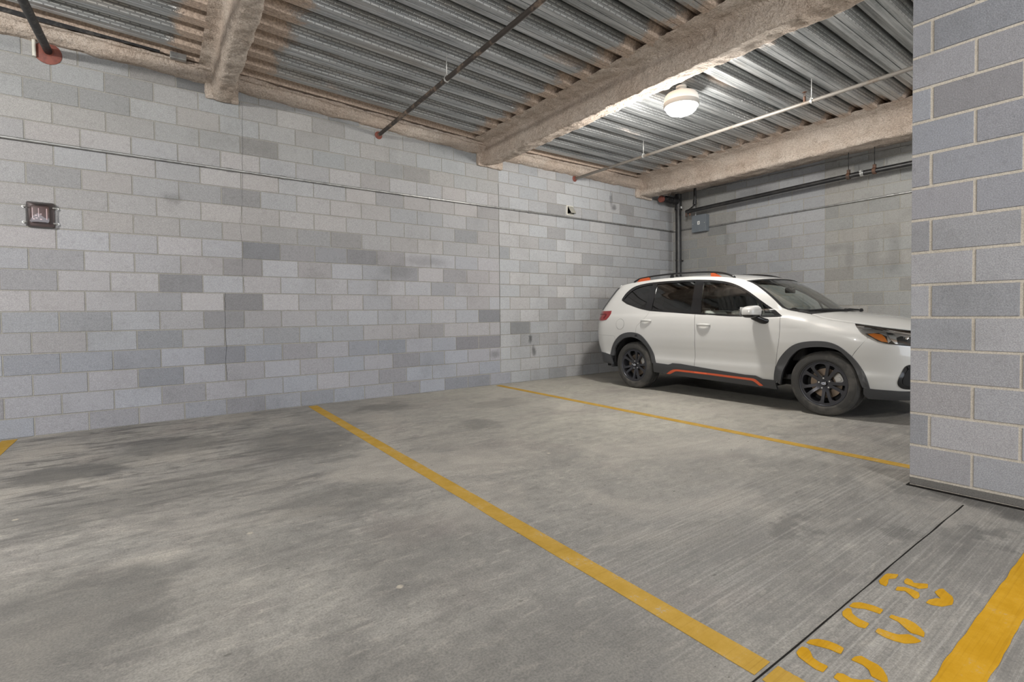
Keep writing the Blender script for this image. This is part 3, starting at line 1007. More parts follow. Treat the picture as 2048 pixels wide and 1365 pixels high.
# ------------------------------------------------------------------ painted lines
def line(name, label, pts, mat, h=.0022, n=60, wob=.004, cat='parking line', z0=0.0004):
    """pts: two long edges, each a pair of end points"""
    (a0, a1), (b0, b1) = pts
    L, Rr = [], []
    for k in range(n+1):
        t = k/n
        wa = wob*noise.noise((t*n*.35, a0[0], 1.))
        wb = wob*noise.noise((t*n*.35, b0[0], 7.))
        d = Vector((a1[1]-a0[1], a0[0]-a1[0])).normalized()
        L.append((a0[0]+(a1[0]-a0[0])*t+d.x*wa, a0[1]+(a1[1]-a0[1])*t+d.y*wa))
        Rr.append((b0[0]+(b1[0]-b0[0])*t+d.x*wb, b0[1]+(b1[1]-b0[1])*t+d.y*wb))
    bm = poly_flat(bmesh.new(), L+Rr[::-1], z0, h)
    return tag(obj(name, bm, mat), label, cat, kind='thing')
line('parking_line', 'long yellow parking line running from the long wall down through the middle of the floor', (((1.630, 6.56), (1.496, .797)), ((1.738, 6.56), (1.592, .797))), YEL)
line('parking_line', 'short yellow parking line continuing beyond the slab joint at the bottom edge', (((1.495, .772), (1.485, .42)), ((1.592, .772), (1.588, .42))), YEL)
line('parking_line', 'thin yellow parking line between the empty bay and the white car', (((4.452, 6.54), (4.345, 1.18)), ((4.552, 6.54), (4.440, 1.18))), YEL)
line('parking_line', 'yellow parking line just peeking in at the left edge by the wall', (((-1.095, 6.56), (-1.12, .8)), ((-.988, 6.56), (-1.01, .8))), YEL)
line('aisle_stripe', 'broad bright yellow stripe across the bottom right corner', (((-2.0, .478), (3.75, .458)), ((-2.0, .372), (3.75, .356))), YEL2, n=140, wob=.006, cat='aisle stripe')
DIG = {'top':[
[(2.435,.770),(2.512,.772),(2.527,.769),(2.532,.768),(2.558,.738),(2.512,.734),(2.485,.751),(2.44,.74),(2.408,.737),(2.41,.757)],
[(2.494,.699),(2.515,.707),(2.549,.707),(2.547,.689),(2.526,.677),(2.563,.64),(2.524,.631),(2.49,.651),(2.491,.674)],
[(2.405,.704),(2.439,.708),(2.46,.688),(2.462,.664),(2.456,.642),(2.429,.632),(2.401,.631),(2.391,.639),(2.413,.661),(2.427,.679),(2.41,.695)],
[(2.51,.606),(2.551,.601),(2.566,.593),(2.546,.576),(2.523,.554),(2.494,.544),(2.455,.539),(2.424,.552),(2.407,.559),(2.39,.586),(2.391,.603),(2.425,.602),(2.461,.588),(2.469,.576),(2.484,.589)]],
'mid':[
[(2.139,.770),(2.172,.770),(2.197,.754),(2.211,.717),(2.21,.684),(2.169,.681),(2.167,.702),(2.161,.729),(2.143,.748),(2.134,.766)],
[(2.073,.770),(2.114,.770),(2.122,.759),(2.09,.743),(2.073,.717),(2.072,.683),(2.029,.681),(2.019,.7),(2.033,.733),(2.049,.76)],
[(2.171,.654),(2.196,.655),(2.2,.63),(2.209,.614),(2.202,.586),(2.183,.564),(2.163,.548),(2.131,.542),(2.131,.559),(2.125,.577),(2.143,.599),(2.165,.624)],
[(2.034,.653),(2.067,.654),(2.069,.632),(2.076,.601),(2.109,.578),(2.107,.56),(2.098,.54),(2.071,.549),(2.04,.57),(2.029,.595),(2.025,.623)]],
'near':[
[(1.782,.770),(1.809,.770),(1.835,.755),(1.851,.73),(1.855,.704),(1.852,.682),(1.813,.677),(1.81,.69),(1.809,.709),(1.797,.735),(1.783,.765)],
[(1.725,.770),(1.751,.770),(1.756,.755),(1.747,.742),(1.721,.723),(1.715,.702),(1.717,.677),(1.676,.675),(1.672,.695),(1.68,.725),(1.689,.752),(1.704,.767)],
[(1.808,.646),(1.835,.644),(1.855,.633),(1.85,.611),(1.849,.586),(1.838,.569),(1.81,.549),(1.788,.54),(1.774,.551),(1.775,.562),(1.775,.579),(1.8,.594),(1.811,.615)],
[(1.677,.646),(1.707,.647),(1.718,.634),(1.715,.611),(1.729,.593),(1.753,.578),(1.756,.566),(1.75,.551),(1.727,.553),(1.704,.57),(1.683,.596),(1.672,.624)]]}
def chaikin(p):
    o = []
    for a, b in zip(p, p[1:]+p[:1]):
        o += [(a[0]*.9+b[0]*.1, a[1]*.9+b[1]*.1), (a[0]*.1+b[0]*.9, a[1]*.1+b[1]*.9)]
    return o
for k, lb in (('near', 'yellow stencilled zero nearest the bottom edge, beside the long parking line'), ('mid', 'yellow stencilled zero in the middle of the three painted numerals'), ('top', 'yellow stencilled numeral of uneven strokes nearest the block pier')):
    bm = bmesh.new()
    for q in DIG[k]: poly_flat(bm, chaikin(q), .0004, .0022)
    tag(obj('painted_numeral', bm, YEL2), lb, 'painted numeral', 'stencilled bay number', 'thing')

# ------------------------------------------------------------------ the car: body surface as a half-width over (length, height)
def pch(pts):
    xs=[p[0] for p in pts]; ys=[p[1] for p in pts]; n=len(xs)
    d=[(ys[i+1]-ys[i])/(xs[i+1]-xs[i]) for i in range(n-1)]
    m=[0.0]*n
    m[0]=d[0]; m[-1]=d[-1]
    for i in range(1,n-1):
        m[i]=0.0 if d[i-1]*d[i]<=0 else 2*d[i-1]*d[i]/(d[i-1]+d[i])
    def f(x):
        if x<=xs[0]: return ys[0]
        if x>=xs[-1]: return ys[-1]
        i=_bs.bisect_right(xs,x)-1
        h=xs[i+1]-xs[i]; t=(x-xs[i])/h
        return (ys[i]*(2*t**3-3*t*t+1)+m[i]*h*(t**3-2*t*t+t)+ys[i+1]*(-2*t**3+3*t*t)+m[i+1]*h*(t**3-t*t))
    return f
def ss(a,b,x):
    t=min(max((x-a)/(b-a),0.0),1.0); return t*t*(3-2*t)
WZ=pch([(.18,.82),(.24,.855),(.32,.884),(.39,.894),(.45,.894),(.52,.884),(.60,.889),(.68,.899),(.78,.906),(.88,.905),(.96,.899),(1.02,.890),(1.07,.877),(1.11,.858),(1.18,.832),(1.30,.783),(1.42,.725),(1.50,.682),(1.56,.643),(1.60,.612),(1.64,.575),(1.70,.5)])
TOP=pch([(-.98,1.50),(-.62,1.535),(-.43,1.567),(-.18,1.597),(.10,1.615),(.40,1.624),(.70,1.622),(1.0,1.607),(1.3,1.580),(1.5,1.548),(1.62,1.515),(1.72,1.476),(1.91,1.352),(2.03,1.255),(2.15,1.155),(2.22,1.135),(2.33,1.112),(2.45,1.088),(2.56,1.048),(2.70,1.020),(2.90,.988),(3.12,.950),(3.30,.920),(3.45,.885),(3.60,.84)])
XF=pch([(.18,3.45),(.30,3.53),(.45,3.565),(.62,3.57),(.80,3.545),(.90,3.50),(1.0,3.40),(1.1,3.2)])
XR=pch([(.18,-.80),(.30,-.87),(.44,-.91),(.52,-.95),(.64,-.985),(.78,-.995),(.9,-.99),(1.0,-.985),(1.12,-.97),(1.18,-.955),(1.30,-.89),(1.42,-.82),(1.50,-.77),(1.56,-.72),(1.64,-.66),(1.70,-.6)])
RF,NF=.80,2.4
RR,NR=.42,2.6
def half(X,Z):
    g=WZ(Z)-.085*ss(1.35,2.25,X)*ss(1.04,1.16,Z)
    if X>2.05:
        T=TOP(X); R=.17
        w=WZ(min(Z,.93)); d=(Z-(T-R))/R
        if d>0: w-=.165*(1-math.sqrt(max(0.0,1-min(d,1.0)**2)))
        k=ss(2.05,2.34,X); g=g*(1-k)+w*k
    d=(XF(Z)-X)/RF
    if d<1: g*=(max(0.0,1-(1-max(d,0.0))**NF))**(1/NF)
    d=(X-XR(Z))/RR
    if d<1: g*=(max(0.0,1-(1-max(d,0.0))**NR))**(1/NR)
    return g
CX0, CY0, CRZ = 6.787, 4.966, math.radians(-91.49)
car = thing('car', 'white compact SUV with black wheels and orange trim parked beside the far wall', 'car', (CX0, CY0, 0), CRZ)

def mat_car():
    t = NT('white_car_paint')
    t.pbr(Base_Color=(.54, .538, .523), Roughness=.32, Specular_IOR_Level=.5, Coat_Weight=1.0, Coat_Roughness=.03)
    return t.m
PAINT = mat_car()
PLASTIC = simple('dark_grey_cladding', (.050, .051, .054), .5)
GLOSSBLK = simple('gloss_black_trim', (.012, .012, .013), .16)
MATBLK = simple('matt_black', (.009, .009, .010), .8)
ORANGE = simple('orange_trim', (.68, .115, .045), .35)
ORANGE2 = simple('orange_roof_rail_foot', (.46, .085, .025), .5)
TIRE = worn('tyre_rubber', (.035, .034, .032), (.075, .070, .063), 6, .75)
RIMB = simple('satin_black_alloy', (.055, .056, .064), .30, .5)
DISC = simple('brake_disc_steel', (.30, .235, .18), .38, .8)
CALIP = simple('brake_caliper_steel', (.55, .54, .52), .4, .6)
CHROME = simple('chrome', (.82, .82, .82), .10, 1.)
SILVER = simple('silver_print', (.70, .71, .73), .35, .3)
G_CLEAR = mat_glass('clear_car_glass', (.90, .94, .91), .14)
G_WS = mat_glass('windscreen_glass', (.86, .91, .87), .3)
G_DARK = mat_glass('privacy_glass', (.085, .085, .085), .12)
G_LAMP = mat_glass('lamp_cover', (.93, .93, .93), .1)
AMBER = simple('amber_reflector', (.75, .24, .015), .22)
REDLENS = simple('red_tail_lens', (.22, .012, .014), .12, Coat_Weight=1.)
CLOTH = worn('grey_seat_cloth', (.58, .58, .56), (.52, .52, .50), 40, .85)
DARKTRIM = simple('charcoal_interior', (.035, .035, .037), .7)
LINER = simple('pale_headliner', (.80, .78, .73), .9)

def smooth(pts, n=5):
    """Catmull-Rom through an open list"""
    P = [Vector((*p, 0)) for p in pts]
    out = []
    for i in range(len(P)-1):
        p0, p1, p2, p3 = P[max(i-1, 0)], P[i], P[i+1], P[min(i+2, len(P)-1)]
        for k in range(n):
            t = k/n
            q = .5*((2*p1)+(p2-p0)*t+(2*p0-5*p1+4*p2-p3)*t*t+(3*p1-p0-3*p2+p3)*t**3)
            out.append((q.x, q.y))
    out.append(tuple(pts[-1]))
    return out
def inset(pts, d):
    n = len(pts)
    A = sum(pts[i][0]*pts[(i+1) % n][1]-pts[(i+1) % n][0]*pts[i][1] for i in range(n))
    s = 1 if A > 0 else -1
    out = []
    for i in range(n):
        a, b, c = Vector(pts[i-1]), Vector(pts[i]), Vector(pts[(i+1) % n])
        e1, e2 = (b-a), (c-b)
        if e1.length < 1e-7 or e2.length < 1e-7:
            out.append(pts[i]); continue
        n1, n2 = Vector((-e1.y, e1.x)).normalized(), Vector((-e2.y, e2.x)).normalized()
        m = n1+n2
        if m.length < .3: m = n1
        m = m.normalized()
        k = min(1/max(m.dot(n1), .5), 1.6)
        q = b+m*d*s*k
        out.append((q.x, q.y))
    return out
def dedupe(pts):
    out = []
    for p in pts:
        if not out or (Vector(p)-Vector(out[-1])).length > 2e-4: out.append(tuple(p))
    if (Vector(out[0])-Vector(out[-1])).length < 2e-4: out.pop()
    return out
def flat_mesh(outline, holes=(), cx=.05, cz=.04):
    """planar mesh in the X-Z plane of one outline with holes, cut into small cells"""
    bm = bmesh.new()
    es = []
    for lp in [outline]+list(holes):
        lp = dedupe(lp)
        vs = [bm.verts.new((p[0], 0, p[1])) for p in lp]
        es += [bm.edges.new((vs[i], vs[(i+1) % len(vs)])) for i in range(len(vs))]
    if holes:
        bmesh.ops.triangle_fill(bm, use_beauty=True, use_dissolve=False, edges=es, normal=(0, -1, 0))
    else:
        f = bm.faces.new(vs)
        f.normal_update()
        bmesh.ops.triangulate(bm, faces=[f], ngon_method='EAR_CLIP')
    X = [p[0] for p in outline]; Z = [p[1] for p in outline]
    x = math.ceil(min(X)/cx)*cx
    while x < max(X):
        st = cx/2.5 if (x > 2.95 or x < -.55) else cx
        bmesh.ops.bisect_plane(bm, geom=bm.verts[:]+bm.edges[:]+bm.faces[:], plane_co=(x, 0, 0), plane_no=(1, 0, 0), dist=1e-5)
        x += st
    z = math.ceil(min(Z)/cz)*cz
    while z < max(Z):
        bmesh.ops.bisect_plane(bm, geom=bm.verts[:]+bm.edges[:]+bm.faces[:], plane_co=(0, 0, z), plane_no=(0, 0, 1), dist=1e-5)
        z += cz if z < .9 or z > 1.22 else cz/2
    bmesh.ops.remove_doubles(bm, verts=bm.verts, dist=2e-5)
    return bm
def on_side(bm, side, off=0.):
    for v in bm.verts:
        x, z = v.co.x, v.co.z
        h = half(x, z)
        if off:
            e = .004
            gx = (half(x+e, z)-half(x-e, z))/(2*e); gz = (half(x, z+e)-half(x, z-e))/(2*e)
            gx = max(-3, min(3, gx)); gz = max(-3, min(3, gz))
            n = Vector((-gx, 1, -gz)).normalized()
            v.co = Vector((x+n.x*off, side*(h+n.y*off), z+n.z*off))
        else:
            v.co = Vector((x, side*h, z))
    bm.normal_update()
    s = sum(f.normal.y*f.calc_area() for f in bm.faces)
    if s*side < 0: bmesh.ops.reverse_faces(bm, faces=bm.faces[:])
    return bm
def side_normal(x, z, side):
    e = .006
    gx = (half(x+e, z)-half(x-e, z))/(2*e); gz = (half(x, z+e)-half(x, z-e))/(2*e)
    gx = max(-6, min(6, gx)); gz = max(-6, min(6, gz))
    return Vector((-gx, 1, -gz)).normalized()*1.0 if side > 0 else Vector((-gx, -1, -gz)).normalized()
def panel(name, outline, mat, parent, side=-1, off=0., holes=(), gap=0., thick=0., cx=.05, cz=.04):
    if gap: outline = inset(dedupe(outline), gap)
    bm = flat_mesh(outline, holes, cx, cz)
    nl = [side_normal(v.co.x, v.co.z, side) for v in bm.verts]
    bm = on_side(bm, side, off)
    if thick:
        bm.verts.ensure_lookup_table()
        be = [(e.verts[0].co.copy(), e.verts[1].co.copy()) for e in bm.edges if e.is_boundary]
        for a, b in be:
            i = Vector((0, -side*thick, 0))
            q = [bm.verts.new(p) for p in (a, b, b+i, a+i)]
            f = bm.faces.new(q)
            f.normal_update()
            nl += [f.normal.copy()]*4
    me = bpy.data.meshes.new(name)
    bm.to_mesh(me)
    bm.free()
    o = link(name, me, mat, parent, True)
    me.normals_split_custom_set_from_vertices([tuple(n) for n in nl])
    return o

RO = smooth([(-.463,.47),(-.458,.50),(-.435,.579),(-.37,.679),(-.258,.778),(-.133,.825),(.009,.835),(.147,.805),(.259,.718),(.343,.603),(.392,.502),(.425,.408)])
RI = smooth([(-.392,.46),(-.386,.485),(-.356,.599),(-.24,.700),(-.134,.750),(.009,.763),(.163,.715),(.27,.614),(.336,.483),(.352,.43),(.365,.400)])
FO = smooth([(2.11,.335),(2.124,.453),(2.158,.56),(2.227,.656),(2.317,.737),(2.414,.779),(2.544,.799),(2.679,.796),(2.787,.758),(2.88,.681),(2.937,.614),(2.983,.536),(3.029,.436),(3.049,.335)])
FI = smooth([(2.178,.29),(2.195,.368),(2.221,.461),(2.287,.595),(2.377,.689),(2.473,.726),(2.645,.74),(2.787,.711),(2.878,.622),(2.944,.498),(2.991,.350)])
def resamp(p, n):
    L = [0]
    for a, b in zip(p, p[1:]): L.append(L[-1]+math.dist(a, b))
    out = []
    for k in range(n):
        s = L[-1]*k/(n-1)
        i = min(max(_bs.bisect_right(L, s)-1, 0), len(p)-2)
        t = (s-L[i])/max(L[i+1]-L[i], 1e-9)
        out.append((p[i][0]+(p[i+1][0]-p[i][0])*t, p[i][1]+(p[i+1][1]-p[i][1])*t))
    return out
RM = [((a[0]+b[0])/2, (a[1]+b[1])/2) for a, b in zip(resamp(RO, 40), resamp(RI, 40))]
FM = [((a[0]+b[0])/2, (a[1]+b[1])/2) for a, b in zip(resamp(FO, 40), resamp(FI, 40))]
BELT = [(2.183,1.065),(1.972,1.056),(1.536,1.070),(1.038,1.098),(.704,1.122),(.28,1.150)]
BELT_R = smooth([(.28,1.150),(.077,1.186),(-.184,1.258),(-.330,1.318)], 5)
CANT = smooth([(-.335,1.345),(-.291,1.431),(-.193,1.515),(-.048,1.556),(.2,1.576),(.595,1.577),(.989,1.563),(1.309,1.526),(1.515,1.470),(1.689,1.382),(1.88,1.254),(2.015,1.165),(2.183,1.072)], 5)
def top(x0, x1, n=30):
    return [(x0+(x1-x0)*k/n, TOP(x0+(x1-x0)*k/n)) for k in range(n+1)]
XB = lambda z: XR(z)+.148
XFB = lambda z: XF(z)-.108
ztop = 1.535
SPLIT = smooth([(1.046,1.101),(1.063,.95),(1.070,.821),(1.060,.594),(1.048,.285)], 4)
DFR = smooth([(2.174,1.062),(2.179,.95),(2.176,.852),(2.166,.754),(2.150,.68),(2.130,.55),(2.117,.42),(2.108,.285)], 3)
DRR = smooth([(.268,1.154),(.24,1.084),(.175,1.018),(.119,.971),(.072,.925),(.060,.870),(.059,.812)], 4)
def near(p, xlo=-9, xhi=9): return [q for q in p if xlo <= q[0] <= xhi]
G = .0022
for side in (-1, 1):
    # doors
    fd = panel('front_door', [SPLIT[0]]+[(1.3,1.083),(1.536,1.070),(1.75,1.062),(1.972,1.056)]+DFR+[(1.6,.285)]+SPLIT[::-1][:-1], PAINT, car, side, 0, (), G, 0)
    rm = [q for q in RM if q[0] > .062]
    rd = panel('rear_door', [SPLIT[0]]+SPLIT[1:]+[(.7,.285),(.405,.285),(.395,.40)]+rm[::-1]+DRR[::-1]+[(.28,1.150),(.5,1.136),(.704,1.122),(.9,1.108)], PAINT, car, side, 0, (), G, 0)
    # fender
    hl = [(2.885,.984),(2.933,.936),(2.974,.891),(3.030,.850)]
    ks = min(range(len(FM)), key=lambda i: math.dist(FM[i], (2.908, .645)))
    fm = FM[:ks+1]
    panel('front_fender', top(2.19, 2.44, 6)+top(2.45, 2.87, 10)+hl+[(3.030,.838),(2.929,.697)]+fm[::-1]+DFR[::-1], PAINT, car, side, 0, (), G*.6, 0)
    fmb = FM[ks:]
    zs_ = [.755-.03*k for k in range(14)]
    panel('front_bumper', [(3.034,.846),(3.109,.804),(3.16,.788),(3.216,.776),(3.276,.768),(3.333,.762)]+[(XFB(z), z) for z in zs_ if z > .34]+[(XFB(.325), .325),(3.21,.326),(3.088,.331)]+fmb[::-1]+[(2.9315,.6955)], PAINT, car, side, 0, (), 0, 0)
    # quarter panel, pillars and roof side in one stamping
    rq = [q for q in RM if q[0] < .052 and q[1] > .772]
    zz_ = [ztop-.03*k for k in range(1, 26)]
    panel('quarter_panel', DRR[:1]+[q for q in BELT_R[1:] if q[0] < .25]+CANT+[(2.19,1.085),(2.19,1.142)]+top(2.18, -.565, 60)+[(XB(z), z) for z in zz_ if z > .80]+[(XB(.787), .787),(-.38,.7725),(-.337,.702)]+[q for q in RM if -.33 < q[0] < .052 and q[1] > .70]+DRR[::-1][:-1], PAINT, car, side, 0, (), 0, 0)
    rb = [q for q in RM if q[0] < -.335]
    panel('rear_bumper', [(XB(.785), .785),(-.38,.7703),(-.339,.699)]+[q for q in rb[::-1] if q[0] < -.342]+[(-.441,.466),(-.593,.493),(XB(.50), .505)]+[(XB(z), z) for z in (.55,.6,.65,.7,.75)], PAINT, car, side, 0, (), 0, 0)
    # claddings
    for nm, o_, i_ in (('rear_arch_cladding', RO, RI), ('front_arch_cladding', FO, FI)):
        panel(nm, resamp(o_, 44)+resamp(i_, 44)[::-1], PLASTIC, car, side, .014, (), 0, .034, .04, .04)
    sill = [(.385,.412),(.642,.401),(.680,.412),(.713,.426),(.839,.426),(1.306,.392),(1.766,.365),(1.894,.366),(1.975,.336),(2.125,.333),(2.13,.232),(1.6,.245),(1.033,.256),(.375,.279)]
    sc = panel('sill_cladding', sill, PLASTIC, car, side, .016, (), 0, .03, .05, .03)
    panel('orange_strip', smooth([(.598,.275),(.66,.312),(.725,.341),(.78,.348),(.837,.349),(1.304,.343),(1.70,.334),(1.85,.331),(1.885,.325),(1.912,.310),(1.975,.259)], 2)+[(1.931,.252),(1.885,.289),(1.86,.302),(1.837,.306),(1.302,.319),(.834,.324),(.785,.324),(.751,.318),(.656,.275)], ORANGE, sc, side, .021, (), 0, .006, .05, .02)
    panel('rear_lower_cladding', [(-.445,.470),(-.593,.497),(XB(.50), .508),(XB(.42), .42),(XB(.32), .33),(-.621,.345),(-.425,.330)], PLASTIC, car, side, .008, (), 0, .03, .05, .03)
    panel('front_lower_cladding', [(3.000,.342),(3.088,.336),(3.21,.331),(3.326,.322),(XFB(.325), .328),(XFB(.24), .235),(3.156,.230),(3.02,.232),(2.992,.275)], PLASTIC, car, side, .008, (), 0, .03, .04, .03)
    fb_ = panel('fog_lamp_bezel', smooth([(3.345,.592),(3.318,.583),(3.296,.560),(3.273,.495),(3.254,.425),(3.255,.388),(3.272,.360),(3.302,.348),(3.345,.346)], 4)+[(XFB(.36), .346),(XFB(.58), .592)], GLOSSBLK, car, side, .004, (), 0, .01, .04, .03)
    panel('fog_lamp_recess', smooth([(3.345,.560),(3.318,.540),(3.300,.490),(3.287,.430),(3.292,.395),(3.315,.380),(3.345,.378)], 4)+[(XFB(.38), .378),(XFB(.56), .560)], MATBLK, fb_, side, .007, (), 0, 0, .04, .03)
    # windows
    QG = smooth([(-.305,1.318),(-.280,1.365),(-.212,1.437),(-.138,1.485),(-.035,1.520),(.076,1.535),(.180,1.541)], 4)+[(.184,1.361)]+smooth([(.180,1.190),(.10,1.198),(-.003,1.212),(-.112,1.236),(-.228,1.270),(-.305,1.318)], 3)[:-1]
    RD = [(.255,1.543),(.447,1.546),(.691,1.546),(.893,1.541),(.932,1.335),(.958,1.125),(.664,1.142),(.275,1.164),(.225,1.24),(.222,1.343),(.236,1.45)]
    RD = [(.262,1.541),(.447,1.545),(.691,1.545),(.905,1.540),(.946,1.335),(.968,1.124),(.664,1.143),(.300,1.166),(.286,1.343)]
    FD = smooth([(1.042,1.526),(1.165,1.517),(1.321,1.496),(1.524,1.441),(1.672,1.370),(1.790,1.290),(1.846,1.247)], 4)+[(1.914,1.078),(1.532,1.091),(1.130,1.111),(1.075,1.335)]
    TR = [(1.880,1.232),(1.93,1.192),(2.026,1.123),(2.105,1.075),(1.945,1.078)]
    dlo = BELT[::-1][:0]+[(2.183,1.066),(1.972,1.058),(1.536,1.072),(1.038,1.100),(.704,1.124),(.28,1.152)]+BELT_R[1:]+CANT
    wt = panel('window_trim', dlo, GLOSSBLK, car, side, .004, (QG, RD, FD, TR), 0, .010, .05, .05)
    for nm, q, gm in (('quarter_window', QG, G_DARK), ('rear_door_window', RD, G_DARK), ('front_door_window', FD, G_CLEAR), ('corner_window', TR, G_CLEAR)):
        panel(nm, q, gm, wt if nm != 'front_door_window' else wt, side, -.004, (), -.006, 0, .05, .05)
    # door handles with cups
    for (x0, x1, z, pr) in ((.155, .345, 1.010, rd), (1.098, 1.295, .957, fd)):
        P = []
        for k in range(9):
            t = k/8
            x = x0+(x1-x0)*t
            P.append(Vector((x, side*(half(x, z)+.006+.030*math.sin(math.pi*t)**.6), z+.004*math.sin(math.pi*t))))
        obj('door_handle', tube(P, [.012, .015, .017, .018, .018, .018, .017, .015, .012], 12, True, .75, 1.), PAINT, pr, True)
        cup = [(.5*(x0+x1)+.045*math.cos(2*math.pi*k/24)*1.15, z-.012+.034*math.sin(2*math.pi*k/24)) for k in range(24)]
        panel('handle_cup', cup, simple('cup_shade', (.60, .59, .56), .5) if 'cup_shade' not in bpy.data.materials else bpy.data.materials['cup_shade'], pr, side, .0015, (), 0, 0, .05, .04)
    if side < 0:
        c = (-.257, .955)
        ring = [(c[0]+.080*math.cos(2*math.pi*k/40), c[1]+.078*math.sin(2*math.pi*k/40)) for k in range(40)]
        ring2 = [(c[0]+.083*math.cos(2*math.pi*k/40), c[1]+.081*math.sin(2*math.pi*k/40)) for k in range(40)]
        fl = panel('fuel_door', ring, PAINT, car, side, .0022, (), 0, 0, .04, .04)
        panel('fuel_door_gap', ring2, MATBLK, fl, side, .0008, (ring,), 0, 0, .04, .04)
    # dark body structure behind the panel gaps
    panel('inner_body', [(-.70,.36),(-.43,.36)]+[(x, z) for x, z in resamp(RO, 20)]+[(.46,.30),(2.09,.30)]+resamp(FO, 20)+[(3.07,.36),(3.2,.36),(3.2,.74),(2.98,.86),(2.86,.955),(2.6,.985),(2.2,1.04),(1.5,1.05),(.3,1.12),(-.1,1.16),(-.45,1.16),(-.70,1.1)], MATBLK, car, side, -.045, (), 0, 0, .08, .08)
    # wheel wells
    for cxw, rw in ((0.0, .41), (2.60, .425)):
        bm = bmesh.new()
        n = 24
        rr = []
        for yv in (.868, .55):
            rr.append([bm.verts.new((cxw+rw*math.cos(math.pi*k/n), side*yv, .36+rw*math.sin(math.pi*k/n)*1.0)) for k in range(n+1)])
        for k in range(n): bm.faces.new((rr[0][k], rr[0][k+1], rr[1][k+1], rr[1][k]))
        bm.faces.new(rr[1])
        obj('wheel_well', bm, MATBLK, car, True, 40)

    # headlamp
    HD = smooth([(2.878,.986),(2.933,.937),(2.974,.892),(3.046,.843),(3.109,.805),(3.16,.789),(3.216,.777),(3.276,.769),(3.333,.762)], 3)+[(XFB(.77), .765),(XFB(.86), .865)]+[(3.36,.897),(3.302,.908),(3.24,.921),(3.172,.937),(3.089,.951),(2.978,.972)]
    hb = panel('headlamp', HD, simple('headlamp_reflector', (.80, .80, .80), .28, .7) if 'headlamp_reflector' not in bpy.data.materials else bpy.data.materials['headlamp_reflector'], car, side, -.020, (), 0, 0, .04, .03)
    panel('headlamp_shadow_trim', [(3.00,.897),(3.06,.860),(3.11,.822),(3.18,.797),(3.333,.772),(3.40,.772),(3.40,.855),(3.26,.872),(3.225,.850),(3.19,.80),(3.17,.87),(3.10,.905)], GLOSSBLK, hb, side, -.012, (), 0, 0, .04, .03)
    panel('amber_reflector', [(3.024,.888),(3.067,.896),(3.127,.886),(3.158,.858),(3.188,.806),(3.141,.815),(3.088,.845)], AMBER, hb, side, -.006, (), 0, 0, .04, .03)
    panel('chrome_blade', [(2.95,.945),(3.05,.935),(3.15,.915),(3.20,.84),(3.235,.795),(3.255,.795),(3.235,.86),(3.20,.915),(3.10,.945),(2.97,.965)], CHROME, hb, side, -.008, (), 0, 0, .04, .03)
    for (x, z, r) in ((3.285, .835, .034), (3.375, .825, .034)):
        y = half(x, z)-.05
        bm = bmesh.new()
        bmesh.ops.create_uvsphere(bm, u_segments=20, v_segments=12, radius=r)
        for v in bm.verts: v.co += Vector((x, side*y, z))
        obj('projector', bm, CHROME, hb, True)
    panel('headlamp_cover', HD, G_LAMP, hb, side, .002, (), .001, 0, .04, .03)
    # tail lamp, wrapping round the corner
    tl = panel('tail_lamp', [(XB(1.16), 1.160),(-.614,1.158),(-.489,1.160),(-.487,1.110),(-.510,1.062),(-.556,1.018),(-.631,1.008),(XB(1.0), 1.003),(XB(1.08), 1.08)], REDLENS, car, side, .006, (), 0, .01, .03, .03)
    panel('lamp_bar', [(-.78,1.115),(-.58,1.115),(-.565,1.085),(-.60,1.045),(-.63,1.045),(-.60,1.08),(-.61,1.095),(-.78,1.095)], simple('deep_red', (.10, .006, .008), .2) if 'deep_red' not in bpy.data.materials else bpy.data.materials['deep_red'], tl, side, .0075, (), 0, 0, .03, .03)

# --- ends of the car as surfaces over (y, z)
def dend(c, r, n): return r*(1-max(0., 1-abs(c)**n)**(1/n))
def end_panel(name, mat, rear, z0, z1, c0, c1, off=0., nz=14, nc=28, thick=.01, parent=None):
    bm = bmesh.new()
    g = []
    for i in range(nz+1):
        z = z0+(z1-z0)*i/nz
        row = []
        for j in range(nc+1):
            c = c0+(c1-c0)*j/nc
            if rear: x = XR(z)+dend(c, RR, NR)-off; w = WZ(z)
            else: x = XF(z)-dend(c, RF, NF)+off; w = WZ(min(z, .93))
            row.append(bm.verts.new((x, c*w+math.copysign(abs(off)*abs(c)**6, c)*(1 if off > 0 else -1), z)))
        g.append(row)
    for i in range(nz):
        for j in range(nc): bm.faces.new((g[i][j], g[i][j+1], g[i+1][j+1], g[i+1][j]))
    bmesh.ops.recalc_face_normals(bm, faces=bm.faces)
    bm.normal_update()
    s = sum(f.normal.x*f.calc_area() for f in bm.faces)
    if (s > 0) == rear: bmesh.ops.reverse_faces(bm, faces=bm.faces[:])
    o = obj(name, bm, mat, parent or car, True)
    if thick:
        m = o.modifiers.new('thickness', 'SOLIDIFY'); m.thickness = thick; m.offset = -1
    return o
end_panel('rear_lower_bumper', PLASTIC, True, .33, .505, -.87, .87, .006)
end_panel('rear_bumper_cover', PAINT, True, .505, .783, -.865, .865)
tg = end_panel('tailgate', PAINT, True, .790, 1.175, -.865, .865)
for s in (-1, 1):
    end_panel('tail_lamp_inner', REDLENS, True, 1.003, 1.160, s*.50, s*.866, .007, 8, 12, .008, tg)
end_panel('number_plate_recess', PLASTIC, True, .85, .98, -.30, .30, .003, 4, 8, 0, tg)
rg_ = end_panel('rear_window', G_DARK, True, 1.185, 1.500, -.80, .80, -.004, 12, 24, 0)
for s in (-1, 1):
    end_panel('rear_window_edge', GLOSSBLK, True, 1.175, 1.535, s*.74, s*.968, .005, 12, 14, 0, rg_)
